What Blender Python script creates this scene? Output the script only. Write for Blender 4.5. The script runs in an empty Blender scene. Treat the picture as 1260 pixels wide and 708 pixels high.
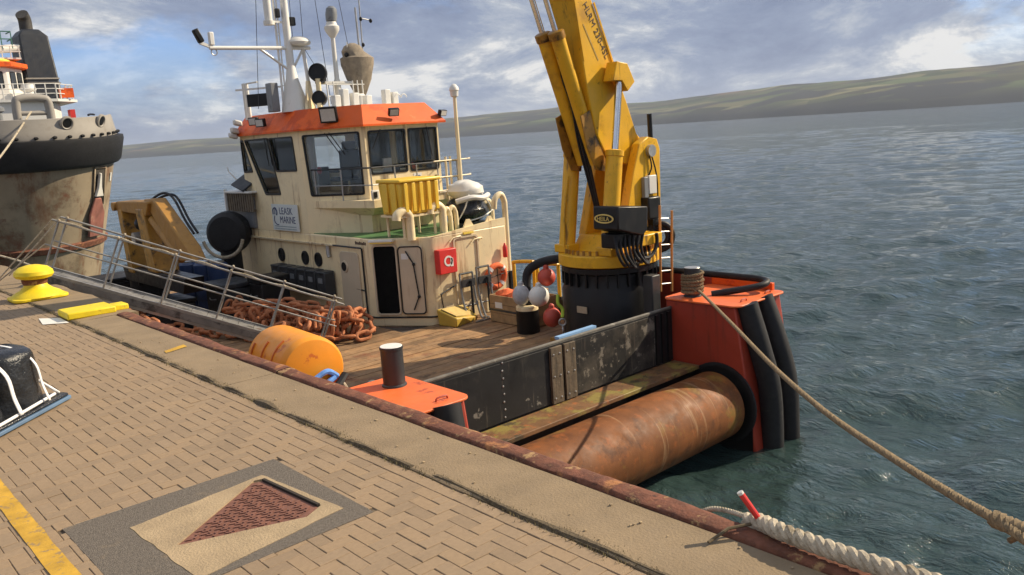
import bpy, bmesh, math, random
from mathutils import Vector, Matrix, noise
from mathutils.geometry import tessellate_polygon
random.seed(7)
R_ = math.radians
scene = bpy.context.scene
col = scene.collection

# ------------------------------------------------------------------ camera
cd = bpy.data.cameras.new('camera'); cam = bpy.data.objects.new('camera', cd); col.objects.link(cam)
cd.sensor_width = 36; cd.lens = 1025/1260*36; cd.clip_start = .05; cd.clip_end = 20000
Rm = Matrix(((0.7369161, 0.1713497, -0.6539067), (-0.6728898, 0.0934881, -0.7338115), (-0.0646059, 0.9807646, 0.1841924)))
cam.matrix_world = Matrix.Translation((0, 0, 2.26)) @ Rm.to_4x4()
scene.camera = cam

# ------------------------------------------------------------------ sky and sun
SUN_EL = 34.0
sx, sy = .93, -.37                                  # horizontal direction towards the sun
L = Vector((sx*math.cos(R_(SUN_EL)), sy*math.cos(R_(SUN_EL)), math.sin(R_(SUN_EL)))).normalized()
w = bpy.data.worlds.new('World'); scene.world = w; w.use_nodes = True
nt = w.node_tree; N = nt.nodes; K = nt.links
for n in list(N): N.remove(n)
def nd(t, **kw):
    n = N.new(t)
    for k, v in kw.items(): setattr(n, k, v)
    return n
out = nd('ShaderNodeOutputWorld'); mixs = nd('ShaderNodeMixShader')
bg1 = nd('ShaderNodeBackground'); bg2 = nd('ShaderNodeBackground')
sky = nd('ShaderNodeTexSky'); sky.sky_type = 'NISHITA'; sky.sun_disc = False
sky.sun_elevation = R_(SUN_EL); sky.sun_rotation = math.atan2(sx, sy); sky.air_density = 1.0; sky.dust_density = .2; sky.ozone_density = 3
bg1.inputs[1].default_value = .1
K.new(sky.outputs[0], bg1.inputs[0])
tc = nd('ShaderNodeTexCoord'); sep = nd('ShaderNodeSeparateXYZ'); K.new(tc.outputs['Generated'], sep.inputs[0])
def math_(op, a, b=None, c=None):
    n = nd('ShaderNodeMath', operation=op)
    for i, v in enumerate((a, b, c)):
        if v is None: continue
        if isinstance(v, (int, float)): n.inputs[i].default_value = v
        else: K.new(v, n.inputs[i])
    return n.outputs[0]
zz = math_('ADD', math_('MAXIMUM', sep.outputs[2], 0.0), .30)
cx = math_('DIVIDE', sep.outputs[0], zz); cy = math_('DIVIDE', sep.outputs[1], zz)
comb = nd('ShaderNodeCombineXYZ'); K.new(cx, comb.inputs[0]); K.new(cy, comb.inputs[1]); comb.inputs[2].default_value = 3.7
def wnoise(scale, detail, rough, off=(0, 0, 0), dist=0.):
    mp = nd('ShaderNodeMapping'); K.new(comb.outputs[0], mp.inputs[0]); mp.inputs['Location'].default_value = off
    t = nd('ShaderNodeTexNoise'); t.inputs['Scale'].default_value = scale; t.inputs['Detail'].default_value = detail
    t.inputs['Roughness'].default_value = rough; t.inputs['Distortion'].default_value = dist
    K.new(mp.outputs[0], t.inputs['Vector']); return t.outputs[0]
def ramp(src, stops):
    r = nd('ShaderNodeValToRGB'); K.new(src, r.inputs[0]); e = r.color_ramp.elements
    while len(e) < len(stops): e.new(.5)
    for i, (p, c) in enumerate(stops):
        e[i].position = p; e[i].color = c if len(c) == 4 else (*c, 1)
    return r.outputs[0]
cover0 = ramp(wnoise(1.2, 9, .55, (9.91, 8.99, 0), .25), [(.33, (0, 0, 0)), (.46, (1, 1, 1))])
low = ramp(sep.outputs[2], [(.03, (1, 1, 1)), (.13, (0, 0, 0))])          # cloud layers close up towards the horizon
cover = math_('MAXIMUM', cover0, low)
body = ramp(wnoise(1.6, 12, .66, (13.03, 15.77, 1.), .35), [(.36, (.34, .42, .63)), (.47, (.46, .55, .76)), (.535, (.70, .77, .90)), (.60, (1.28, 1.27, 1.25))])
K.new(body, bg2.inputs[0]); bg2.inputs[1].default_value = .51
tint = nd('ShaderNodeMix', data_type='RGBA', blend_type='MULTIPLY'); tint.inputs[0].default_value = 1.; tint.inputs[7].default_value = (.72, .86, 1.2, 1); K.new(sky.outputs[0], tint.inputs[6]); K.new(tint.outputs[2], bg1.inputs[0])
K.new(cover, mixs.inputs[0]); K.new(bg1.outputs[0], mixs.inputs[1]); K.new(bg2.outputs[0], mixs.inputs[2]); K.new(mixs.outputs[0], out.inputs[0])
sd = bpy.data.lights.new('sun', 'SUN'); sd.energy = 5.0; sd.angle = R_(.53); sd.color = (1, .85, .63)
so = bpy.data.objects.new('sun', sd); col.objects.link(so); so.rotation_euler = L.to_track_quat('Z', 'Y').to_euler(); so.location = L*60
scene.view_settings.view_transform = 'Standard'; scene.view_settings.look = 'None'; scene.view_settings.exposure = 0.37; scene.view_settings.gamma = 1
scene.view_settings.use_curve_mapping = False
scene.render.engine = 'CYCLES'
scene.cycles.max_bounces = 6; scene.cycles.transparent_max_bounces = 12; scene.cycles.caustics_reflective = False; scene.cycles.caustics_refractive = False

# ------------------------------------------------------------------ materials
MATS = {}
def M(name, c, rough=.6, metal=0., var=.18, vs=2.5, bump=0., bs=40., dirt=(), streak=None, sscale=(1, 1, .08), per=0., world=False, coat=0., spec=.5, damp=None):
    """procedural paint / metal / stone. dirt: list of (colour, scale, threshold, softness, strength); streak: the same, stretched downwards."""
    if name in MATS: return MATS[name]
    m = bpy.data.materials.new(name); m.use_nodes = True; t = m.node_tree; n = t.nodes; k = t.links
    b = n['Principled BSDF']
    tcn = n.new('ShaderNodeTexCoord'); pos = n.new('ShaderNodeNewGeometry').outputs['Position'] if world else tcn.outputs['Object']
    def nz(scale, detail=6, vec=None, ro=.6):
        x = n.new('ShaderNodeTexNoise'); x.inputs['Scale'].default_value = scale; x.inputs['Detail'].default_value = detail; x.inputs['Roughness'].default_value = ro
        k.new(vec or pos, x.inputs['Vector']); return x.outputs[0]
    def rp(src, stops):
        r = n.new('ShaderNodeValToRGB'); k.new(src, r.inputs[0]); e = r.color_ramp.elements
        while len(e) < len(stops): e.new(.5)
        for i, (p, cc) in enumerate(stops): e[i].position = p; e[i].color = (*cc, 1)
        return r.outputs[0]
    def mix(f, a, bb, mode='MIX'):
        x = n.new('ShaderNodeMix'); x.data_type = 'RGBA'; x.blend_type = mode
        for s, v in ((x.inputs[0], f), (x.inputs[6], a), (x.inputs[7], bb)):
            if isinstance(v, (int, float)): s.default_value = v
            elif isinstance(v, tuple): s.default_value = (*v, 1)
            else: k.new(v, s)
        return x.outputs[2]
    lo = tuple(max(0, v*(1-var)) for v in c); hi = tuple(min(1, v*(1+var)) for v in c)
    cc = rp(nz(vs), [(.3, lo), (.7, hi)])
    if per:
        oi = n.new('ShaderNodeObjectInfo'); gi = n.new('ShaderNodeNewGeometry')
        ad = n.new('ShaderNodeMath'); ad.operation = 'ADD'; k.new(oi.outputs['Random'], ad.inputs[0]); k.new(gi.outputs['Random Per Island'], ad.inputs[1])
        fr = n.new('ShaderNodeMath'); fr.operation = 'FRACT'; k.new(ad.outputs[0], fr.inputs[0])
        cc = mix(1., cc, rp(fr.outputs[0], [(0, (1-per,)*3), (.5, (1, 1, 1)), (1, (1+per*.3, 1+per*.1, 1-per*.25))]), 'MULTIPLY')
    for (dc, dsc, th, soft, st) in dirt:
        f = rp(nz(dsc, 9, None, .68), [(th, (0, 0, 0)), (min(1, th+soft), (st, st, st))]); cc = mix(f, cc, dc)
    if streak:
        (dc, dsc, th, soft, st) = streak
        mp = n.new('ShaderNodeMapping'); mp.inputs['Scale'].default_value = sscale; k.new(pos, mp.inputs[0])
        f = rp(nz(dsc, 8, mp.outputs[0], .65), [(th, (0, 0, 0)), (min(1, th+soft), (st, st, st))]); cc = mix(f, cc, dc)
    k.new(cc, b.inputs['Base Color'])
    b.inputs['Metallic'].default_value = metal; b.inputs['Specular IOR Level'].default_value = spec
    rr = rp(nz(vs*3.1), [(.3, (max(.03, rough-.12),)*3), (.7, (min(1, rough+.12),)*3)]); k.new(rr, b.inputs['Roughness'])
    if coat: b.inputs['Coat Weight'].default_value = coat; b.inputs['Coat Roughness'].default_value = .15
    if bump:
        bp = n.new('ShaderNodeBump'); bp.inputs['Strength'].default_value = bump; bp.inputs['Distance'].default_value = .02
        k.new(nz(bs, 8), bp.inputs['Height']); k.new(bp.outputs[0], b.inputs['Normal'])
    MATS[name] = m; return m
RUST = (.16, .055, .022); DARKR = (.05, .02, .012); GRIME = (.045, .038, .03)
cream = M('cream_paint', (.86, .71, .44), .42, var=.07, vs=1.2, bump=.22, bs=2.6, dirt=[((.40, .29, .17), 2.2, .54, .22, .5), ((.22, .12, .06), 9, .68, .04, .6)], streak=((.30, .14, .055), 6, .57, .12, .75))
creamd = M('cream_door', (.60, .50, .36), .42, var=.07, vs=2, streak=((.30, .16, .07), 7, .6, .14, .6))
orange = M('orange_paint', (.80, .125, .016), .5, var=.12, vs=1.5, spec=.3, dirt=[((.50, .06, .012), 1.1, .52, .06, .7), ((.75, .30, .10), 2.0, .62, .08, .5), ((.20, .06, .03), 6, .68, .05, .6)])
orangeplate = M('orange_deck_paint', (.80, .16, .04), .5, var=.1, vs=1.7, dirt=[((.35, .07, .03), 4, .60, .06, .8), ((.06, .05, .05), 9, .68, .04, .8)], bump=.08, bs=30)
redpaint = M('red_oxide_paint', (.36, .042, .019), .48, var=.14, vs=1.1, dirt=[((.10, .035, .02), 2.6, .60, .12, .7)], streak=((.10, .03, .015), 5, .58, .14, .7), bump=.05, bs=5)
yellow = M('crane_yellow', (.78, .43, .018), .42, var=.12, vs=1.4, spec=.4, dirt=[((.40, .19, .02), 1.8, .54, .16, .65), ((.05, .03, .015), 6, .65, .05, .85), ((.22, .09, .02), 11, .64, .05, .6)], streak=((.08, .04, .014), 7, .585, .10, .75), bump=.03, bs=8)
yellowold = M('weathered_crane_yellow', (.36, .18, .03), .55, var=.16, vs=2, dirt=[((.12, .06, .02), 4, .55, .15, .75)], streak=(RUST, 6, .6, .1, .8))
oily = M('oily_yellow', (.40, .20, .025), .4, var=.3, vs=3, dirt=[((.02, .015, .01), 3.2, .52, .10, .9), ((.22, .06, .015), 7, .62, .05, .8)])
quayyellow = M('quay_yellow_paint', (.80, .60, .012), .55, var=.14, vs=3, dirt=[((.42, .28, .03), 5, .58, .10, .7), ((.16, .08, .03), 13, .66, .04, .8), ((.30, .25, .17), 3, .66, .05, .6)], bump=.15, bs=35)
lineyellow = M('worn_line_paint', (.52, .30, .03), .8, var=.25, vs=6, dirt=[((.24, .17, .10), 14, .55, .06, .85), ((.12, .09, .06), 4, .62, .08, .6)], bump=.2, bs=80)
black = M('black_rubber', (.014, .014, .016), .62, var=.3, vs=3, spec=.35, dirt=[((.05, .047, .042), 5, .60, .14, .5)], bump=.1, bs=14)
blackpaint = M('black_paint', (.010, .010, .011), .40, var=.3, vs=2, spec=.3, dirt=[((.03, .025, .02), 3, .60, .12, .6)], streak=((.07, .045, .03), 6, .64, .08, .5))
bulk = M('black_bulkhead_paint', (.012, .012, .013), .55, var=.35, vs=1.5, spec=.35, dirt=[((.05, .045, .038), 2.2, .55, .14, .55), ((.30, .28, .24), 3.4, .635, .025, .6)], streak=((.12, .10, .08), 9, .60, .08, .6), bump=.06, bs=3)
darkgrey = M('dark_grey_paint', (.03, .033, .037), .45, var=.2, vs=3, dirt=[((.10, .09, .08), 4, .6, .1, .5)])
grey = M('grey_paint', (.20, .21, .22), .45, var=.15, vs=3, dirt=[(GRIME, 4, .58, .12, .6)])
white = M('white_paint', (.76, .75, .71), .42, var=.05, vs=2, dirt=[((.42, .32, .2), 4, .60, .14, .5)])
rope_m = M('rope_fibre', (.23, .165, .09), .95, var=.35, vs=25, dirt=[((.10, .08, .05), 40, .55, .1, .7)], bump=.5, bs=160)
ropew = M('pale_rope_fibre', (.50, .43, .32), .95, var=.3, vs=25, dirt=[((.22, .17, .10), 8, .52, .12, .8), ((.12, .09, .06), 30, .60, .06, .6)], bump=.5, bs=160)
rust = M('rusty_steel', (.155, .056, .030), .85, var=.4, vs=9, dirt=[((.40, .25, .11), 7, .58, .06, .8), (DARKR, 12, .60, .06, .8), ((.46, .20, .07), 3.1, .60, .06, .7)], bump=.6, bs=26)
chainm = M('rusted_chain', (.42, .155, .065), .85, var=.35, vs=6, world=True, dirt=[((.10, .035, .02), 9, .58, .1, .7), ((.50, .24, .12), 12, .62, .08, .6)], bump=.4, bs=30)
rollm = M('rusty_roller', (.185, .066, .019), .66, metal=.0, var=.40, vs=1.6, spec=.3, dirt=[((.075, .03, .014), 2.4, .52, .12, .75), ((.25, .16, .03), 1.3, .58, .09, .65), ((.30, .09, .022), 4.5, .55, .09, .65), ((.035, .02, .012), 12, .65, .04, .6), ((.40, .22, .11), 18, .67, .03, .6)], streak=((.34, .20, .10), 8, .58, .06, .6), sscale=(1, .05, .05), bump=.12, bs=70)
platem = M('worn_stern_plate', (.17, .085, .035), .6, var=.35, vs=3, dirt=[((.26, .21, .05), 1.7, .50, .08, .85), ((.05, .04, .022), 2.4, .55, .06, .85), ((.36, .12, .035), 5, .58, .05, .8), ((.03, .025, .02), 9, .66, .04, .7)], bump=.2, bs=14)
wood = M('deck_timber', (.30, .18, .09), .8, var=.3, vs=4, per=.35, world=True, dirt=[((.22, .07, .03), 1.3, .56, .12, .7), ((.07, .045, .03), 2.1, .58, .12, .7), ((.20, .20, .07), 2.7, .63, .08, .45)], bump=.35, bs=22)
crate_m = M('crate_timber', (.36, .23, .11), .8, var=.25, vs=5, dirt=[((.15, .09, .045), 6, .58, .1, .6)], bump=.25, bs=25)
paver = M('sandy_paver', (.300, .214, .134), .9, var=.09, vs=30, per=.13, world=True, dirt=[((.22, .155, .095), .9, .50, .25, .55), ((.12, .09, .06), 2.7, .66, .06, .45), ((.50, .42, .31), 3.3, .68, .06, .5), ((.10, .075, .05), 14, .68, .05, .5)], bump=.35, bs=190)
bed = M('joint_sand', (.13, .095, .06), 1., var=.3, vs=30, bump=.4, bs=120)
coping = M('coping_concrete', (.250, .182, .108), .9, var=.16, vs=2.3, dirt=[((.20, .145, .085), 1.3, .53, .22, .7), ((.45, .35, .22), 7, .66, .08, .4), ((.12, .09, .06), 28, .69, .03, .6)], bump=.4, bs=60)
concrete = M('old_concrete', (.37, .275, .165), .9, var=.16, vs=4, dirt=[((.27, .20, .12), 3, .55, .15, .6), ((.12, .10, .07), 28, .68, .04, .6)], bump=.5, bs=70)
asphalt = M('patched_asphalt', (.155, .130, .104), .9, var=.3, vs=50, dirt=[((.27, .20, .125), 2.0, .58, .10, .75), ((.26, .24, .21), 70, .60, .05, .6)], bump=.8, bs=130)
iron = M('rusty_cast_iron', (.185, .080, .055), .8, var=.2, vs=14, dirt=[((.10, .045, .03), 20, .58, .08, .7)], bump=.3, bs=60)
wallc = M('quay_wall_concrete', (.17, .14, .105), .9, var=.3, vs=1.2, streak=((.05, .05, .035), 4, .5, .2, .8), bump=.4, bs=12)
chrome = M('chrome_rod', (.72, .73, .75), .18, metal=1., var=.05)
steel = M('galvanised_steel', (.42, .42, .41), .42, metal=.75, var=.2, vs=6, dirt=[((.22, .13, .07), 9, .62, .08, .6)])
alum = M('weathered_aluminium', (.34, .33, .31), .45, metal=.6, var=.2, vs=6, dirt=[((.20, .18, .15), 7, .56, .12, .7)])
greendeck = M('green_deck_paint', (.075, .17, .06), .55, var=.2, vs=2, dirt=[((.05, .09, .045), 3, .55, .15, .6)])
red = M('signal_red', (.66, .035, .03), .45, var=.1, vs=3)
buoyor = M('buoy_orange', (.80, .30, .018), .45, var=.08, vs=3, dirt=[((.50, .075, .02), 2.6, .60, .03, .7)])
fabor = M('orange_fabric', (.75, .15, .05), .9, var=.3, vs=9, bump=.4, bs=40)
canvas = M('khaki_canvas', (.26, .215, .16), .95, var=.25, vs=6, dirt=[((.15, .12, .09), 5, .56, .12, .6)], bump=.4, bs=18)
navy = M('navy_paint', (.012, .015, .022), .5, var=.2, vs=1)
hullb = M('weathered_beige_hull', (.33, .265, .18), .6, var=.2, vs=.5, dirt=[((.10, .075, .045), .45, .50, .14, .85), ((.20, .075, .04), .9, .58, .10, .8), ((.13, .04, .025), 2.2, .62, .06, .7)], streak=((.17, .075, .035), 1.9, .52, .14, .8), bump=.08, bs=1.2)
hullg = M('grey_bulwark_paint', (.31, .285, .25), .6, var=.12, vs=1.1, dirt=[((.20, .16, .12), 1.6, .58, .15, .6)])
shell = M('shell_white', (.70, .68, .63), .5, var=.05, vs=1, dirt=[((.40, .28, .16), 1.1, .6, .15, .5)])
plastic = M('black_polythene', (.018, .02, .023), .26, var=.3, vs=5, bump=.9, bs=11)
tape = M('white_strapping', (.80, .80, .80), .4, var=.06)
boxyellow = M('moulded_yellow_plastic', (.86, .56, .06), .42, var=.06, vs=3, dirt=[((.45, .25, .05), 6, .60, .1, .5)])
blueb = M('blue_drum_plastic', (.03, .06, .16), .4, var=.15)
bluep = M('pale_blue_paint', (.25, .42, .66), .45, var=.1)
soil = M('weed_soil', (.11, .082, .048), 1., var=.4, vs=30, bump=1., bs=60)
weed = M('dry_weed', (.16, .125, .055), .9, var=.4, vs=14)
silver = M('silver_sheet', (.45, .47, .50), .35, var=.2, vs=8, bump=.6, bs=10)
ledge = M('navy_text', (.03, .05, .13), .6, var=.05)
decal = M('dark_lettering', (.07, .04, .03), .7, var=.2, vs=20)
hi_vis = M('green_yellow_webbing', (.45, .60, .05), .7, var=.1)
def glassmat():
    m = bpy.data.materials.new('window_glass'); m.use_nodes = True; t = m.node_tree; n = t.nodes; k = t.links
    n.remove(n['Principled BSDF']); o = n['Material Output']
    tr = n.new('ShaderNodeBsdfTransparent'); tr.inputs[0].default_value = (.97, .985, .985, 1)
    gl = n.new('ShaderNodeBsdfGlossy'); gl.inputs['Roughness'].default_value = .03; gl.inputs[0].default_value = (.9, .95, 1, 1)
    fr = n.new('ShaderNodeFresnel'); fr.inputs[0].default_value = 1.5
    mx = n.new('ShaderNodeMixShader'); k.new(fr.outputs[0], mx.inputs[0]); k.new(tr.outputs[0], mx.inputs[1]); k.new(gl.outputs[0], mx.inputs[2]); k.new(mx.outputs[0], o.inputs[0])
    return m
glass = glassmat()
def watermat():
    m = bpy.data.materials.new('sea_water'); m.use_nodes = True; t = m.node_tree; n = t.nodes; k = t.links
    b = n['Principled BSDF']; b.inputs['Base Color'].default_value = (.030, .054, .052, 1); b.inputs['Roughness'].default_value = .05; b.inputs['IOR'].default_value = 1.4
    tcn = n.new('ShaderNodeTexCoord')
    def layer(scale, stretch, rot, detail, rough):
        mp = n.new('ShaderNodeMapping'); mp.inputs['Rotation'].default_value = (0, 0, rot); mp.inputs['Scale'].default_value = (scale, scale*stretch, 1); k.new(tcn.outputs['Object'], mp.inputs[0])
        x = n.new('ShaderNodeTexNoise'); x.inputs['Scale'].default_value = 1; x.inputs['Detail'].default_value = detail; x.inputs['Roughness'].default_value = rough; x.inputs['Distortion'].default_value = .6
        k.new(mp.outputs[0], x.inputs['Vector']); return x.outputs[0]
    l0 = layer(.75, .5, R_(30), 3, .55); l1 = layer(3.0, .45, R_(38), 5, .62); l3 = layer(9., .55, R_(50), 3, .6)
    l9 = layer(.10, .30, R_(28), 4, .6)
    a0 = n.new('ShaderNodeMath'); a0.operation = 'MULTIPLY_ADD'; k.new(l9, a0.inputs[0]); a0.inputs[1].default_value = .8; k.new(l1, a0.inputs[2])
    a1 = n.new('ShaderNodeMath'); a1.operation = 'MULTIPLY_ADD'; k.new(l0, a1.inputs[0]); a1.inputs[1].default_value = 1.6; k.new(a0.outputs[0], a1.inputs[2])
    a2 = n.new('ShaderNodeMath'); a2.operation = 'MULTIPLY_ADD'; k.new(l3, a2.inputs[0]); a2.inputs[1].default_value = .3; k.new(a1.outputs[0], a2.inputs[2])
    bp = n.new('ShaderNodeBump'); bp.inputs['Strength'].default_value = 1.; bp.inputs['Distance'].default_value = .12; k.new(a2.outputs[0], bp.inputs['Height']); k.new(bp.outputs[0], b.inputs['Normal'])
    return m
def hillmat():
    m = bpy.data.materials.new('far_hillside'); m.use_nodes = True; t = m.node_tree; n = t.nodes; k = t.links
    b = n['Principled BSDF']; b.inputs['Roughness'].default_value = 1; b.inputs['Specular IOR Level'].default_value = 0
    tcn = n.new('ShaderNodeTexCoord')
    vo = n.new('ShaderNodeTexVoronoi'); vo.inputs['Scale'].default_value = .011; vo.inputs['Randomness'].default_value = .9; k.new(tcn.outputs['Object'], vo.inputs['Vector'])
    r = n.new('ShaderNodeValToRGB'); e = r.color_ramp.elements
    st = [(0, (.05, .04, .035)), (.3, (.105, .135, .065)), (.45, (.03, .033, .025)), (.6, (.20, .19, .105)), (.8, (.045, .06, .03)), (1, (.14, .10, .075))]
    while len(e) < len(st): e.new(.5)
    for i, (p, c) in enumerate(st): e[i].position = p; e[i].color = (*c, 1)
    sp = n.new('ShaderNodeSeparateColor'); k.new(vo.outputs['Color'], sp.inputs[0]); k.new(sp.outputs[0], r.inputs[0])
    nz = n.new('ShaderNodeTexNoise'); nz.inputs['Scale'].default_value = .006; nz.inputs['Detail'].default_value = 8; k.new(tcn.outputs['Object'], nz.inputs['Vector'])
    r2 = n.new('ShaderNodeValToRGB'); k.new(nz.outputs[0], r2.inputs[0]); r2.color_ramp.elements[0].position = .50; r2.color_ramp.elements[1].position = .58
    at = n.new('ShaderNodeAttribute'); at.attribute_name = 'cliff'
    mx0 = n.new('ShaderNodeMath'); mx0.operation = 'MAXIMUM'; k.new(r2.outputs[0], mx0.inputs[0]); k.new(at.outputs['Fac'], mx0.inputs[1])
    mx = n.new('ShaderNodeMix'); mx.data_type = 'RGBA'; k.new(mx0.outputs[0], mx.inputs[0]); k.new(r.outputs[0], mx.inputs[6]); mx.inputs[7].default_value = (.042, .044, .046, 1)
    k.new(mx.outputs[2], b.inputs['Base Color']); return m

# ------------------------------------------------------------------ mesh helpers
ORI = {}
def V(*a): return Vector(a)
def tagit(o, label=None, cat=None, group=None, kind=None):
    if label: o['label'] = label
    if cat: o['category'] = cat
    if group: o['group'] = group
    if kind: o['kind'] = kind
    return o
def root(name, loc, label, cat, group=None, kind=None):
    o = bpy.data.objects.new(name, None); o.empty_display_size = .2; col.objects.link(o); o.location = loc; ORI[o.name] = Vector(loc)
    return tagit(o, label, cat, group, kind)
def rrect(x0, y0, x1, y1, r, n=4):
    P = []
    for (cx_, cy_, a0) in ((x1-r, y0+r, -90), (x1-r, y1-r, 0), (x0+r, y1-r, 90), (x0+r, y0+r, 180)):
        for i in range(n+1):
            a = R_(a0+90*i/n); P.append((cx_+r*math.cos(a), cy_+r*math.sin(a)))
    return P
def depth(o):
    d = 0
    while o.parent is not None: o = o.parent; d += 1
    return d
def okpar(p):
    while p is not None and depth(p) > 1: p = p.parent        # never a fourth level
    return p
class MB:
    def __init__(s): s.v = []; s.f = []; s.mi = []; s.cm = 0
    def add(s, vs, fs):
        o = len(s.v); s.v += [Vector(p) for p in vs]; s.f += [tuple(i+o for i in f) for f in fs]; s.mi += [s.cm]*len(fs); return s
    def mat(s, i): s.cm = i; return s
    def box(s, x0, y0, z0, x1, y1, z1):
        vs = [(x, y, z) for z in (z0, z1) for y in (y0, y1) for x in (x0, x1)]
        return s.add(vs, [(0, 2, 3, 1), (4, 5, 7, 6), (0, 1, 5, 4), (2, 6, 7, 3), (0, 4, 6, 2), (1, 3, 7, 5)])
    def obox(s, c, u, v, w_, a, b, d):
        c = Vector(c); u = Vector(u).normalized(); v = Vector(v).normalized(); w_ = Vector(w_).normalized()
        vs = [c+u*(i*a/2)+v*(j*b/2)+w_*(k*d/2) for k in (-1, 1) for j in (-1, 1) for i in (-1, 1)]
        return s.add(vs, [(0, 2, 3, 1), (4, 5, 7, 6), (0, 1, 5, 4), (2, 6, 7, 3), (0, 4, 6, 2), (1, 3, 7, 5)])
    def bar(s, p, q, a, b=None, up=(0, 0, 1)):
        p = Vector(p); q = Vector(q); d = (q-p); ln = d.length; d.normalize(); b = b or a
        up = Vector(up); sd_ = d.cross(up)
        if sd_.length < 1e-3: sd_ = d.cross(Vector((0, 1, 0)))
        sd_.normalize(); u2 = sd_.cross(d); return s.obox((p+q)/2, d, sd_, u2, ln, a, b)
    def tube(s, pts, r, n=8, cap=True, closed=False):
        pts = [Vector(p) for p in pts]; m = len(pts); rs = r if isinstance(r, (list, tuple)) else [r]*m
        o = len(s.v); prev = None
        for i, p in enumerate(pts):
            if closed: d = pts[(i+1) % m]-pts[i-1]
            else: d = pts[min(i+1, m-1)]-pts[max(i-1, 0)]
            d.normalize()
            if prev is None:
                a = Vector((0, 0, 1)) if abs(d.z) < .9 else Vector((1, 0, 0)); x = d.cross(a).normalized()
            else:
                x = prev - d*prev.dot(d)
                x = x.normalized() if x.length > 1e-6 else d.orthogonal().normalized()
            prev = x; y = d.cross(x)
            for j in range(n):
                t = 2*math.pi*j/n; s.v.append(p+(x*math.cos(t)+y*math.sin(t))*rs[i])
        fs = []
        for i in range(m if closed else m-1):
            i2 = (i+1) % m
            for j in range(n):
                j2 = (j+1) % n; fs.append((o+i*n+j, o+i*n+j2, o+i2*n+j2, o+i2*n+j))
        if cap and not closed:
            fs.append(tuple(o+j for j in reversed(range(n)))); fs.append(tuple(o+(m-1)*n+j for j in range(n)))
        s.f += fs; s.mi += [s.cm]*len(fs); return s
    def cyl(s, p, q, r, r2=None, n=16): return s.tube([p, q], [r, r if r2 is None else r2], n)
    def lathe(s, base, axis, prof, n=20):
        """prof: list of (radius, distance along axis)"""
        base = Vector(base); ax = Vector(axis).normalized(); x = ax.orthogonal().normalized(); y = ax.cross(x); o = len(s.v)
        for (r, h) in prof:
            for j in range(n):
                t = 2*math.pi*j/n; s.v.append(base+ax*h+(x*math.cos(t)+y*math.sin(t))*r)
        fs = []
        for i in range(len(prof)-1):
            for j in range(n):
                j2 = (j+1) % n; fs.append((o+i*n+j, o+i*n+j2, o+(i+1)*n+j2, o+(i+1)*n+j))
        fs.append(tuple(o+j for j in reversed(range(n)))); fs.append(tuple(o+(len(prof)-1)*n+j for j in range(n)))
        s.f += fs; s.mi += [s.cm]*len(fs); return s
    def ball(s, c, rx, ry=None, rz=None, n=14, m=9, jit=0., seed=0):
        ry = ry or rx; rz = rz or rx; o = len(s.v); c = Vector(c); fs = []
        def pt(d):
            k = 1+jit*noise.noise(d*2.3+Vector((seed*3.1, 0, 0))) if jit else 1
            return c+Vector((d.x*rx, d.y*ry, d.z*rz))*k
        s.v.append(pt(V(0, 0, -1)))
        for i in range(1, m):
            ph = -math.pi/2+math.pi*i/m
            for j in range(n):
                t = 2*math.pi*j/n; s.v.append(pt(V(math.cos(ph)*math.cos(t), math.cos(ph)*math.sin(t), math.sin(ph))))
        s.v.append(pt(V(0, 0, 1))); top = len(s.v)-1
        for j in range(n): fs.append((o, o+1+(j+1) % n, o+1+j))
        for i in range(m-2):
            for j in range(n):
                a = o+1+i*n; j2 = (j+1) % n; fs.append((a+j, a+j2, a+n+j2, a+n+j))
        a = o+1+(m-2)*n
        for j in range(n): fs.append((a+j, a+(j+1) % n, top))
        s.f += fs; s.mi += [s.cm]*len(fs); return s
    def plate(s, loops, o, u, v, nrm, d0, d1):
        """flat plate with holes: loops of 2D points on (o; u, v), thickness from d0 to d1 along nrm"""
        o = Vector(o); u = Vector(u); v = Vector(v); nrm = Vector(nrm)
        tri = tessellate_polygon([[Vector((a, b, 0)) for a, b in lp] for lp in loops]); flat = [p for lp in loops for p in lp]
        k = len(s.v); n = len(flat)
        for d in (d1, d0): s.v += [o+u*a+v*b+nrm*d for a, b in flat]
        fs = []; want = u.cross(v).dot(nrm) > 0
        for t in tri:
            a, b, c = [flat[i] for i in t]; ccw = (b[0]-a[0])*(c[1]-a[1])-(b[1]-a[1])*(c[0]-a[0]) > 0
            t = t if ccw == want else (t[0], t[2], t[1])
            fs.append(tuple(i+k for i in t)); fs.append((t[0]+k+n, t[2]+k+n, t[1]+k+n))
        b0 = 0
        for li, lp in enumerate(loops):
            m = len(lp); ar = sum(lp[i][0]*lp[(i+1) % m][1]-lp[(i+1) % m][0]*lp[i][1] for i in range(m))
            fl = (ar > 0) == want
            if li: fl = not fl
            for i in range(m):
                i2 = (i+1) % m; q = (k+b0+i2, k+b0+i, k+b0+i+n, k+b0+i2+n)
                fs.append(q if fl else tuple(reversed(q)))
            b0 += m
        s.f += fs; s.mi += [s.cm]*len(fs); return s
    def prism(s, poly, axis, d0, d1):
        """poly in the plane normal to axis: 'x' (y,z), 'y' (x,z), 'z' (x,y)"""
        if axis == 'x': return s.plate([poly], (0, 0, 0), (0, 1, 0), (0, 0, 1), (1, 0, 0), d0, d1)
        if axis == 'y': return s.plate([poly], (0, 0, 0), (1, 0, 0), (0, 0, 1), (0, 1, 0), d0, d1)
        return s.plate([poly], (0, 0, 0), (1, 0, 0), (0, 1, 0), (0, 0, 1), d0, d1)
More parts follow.
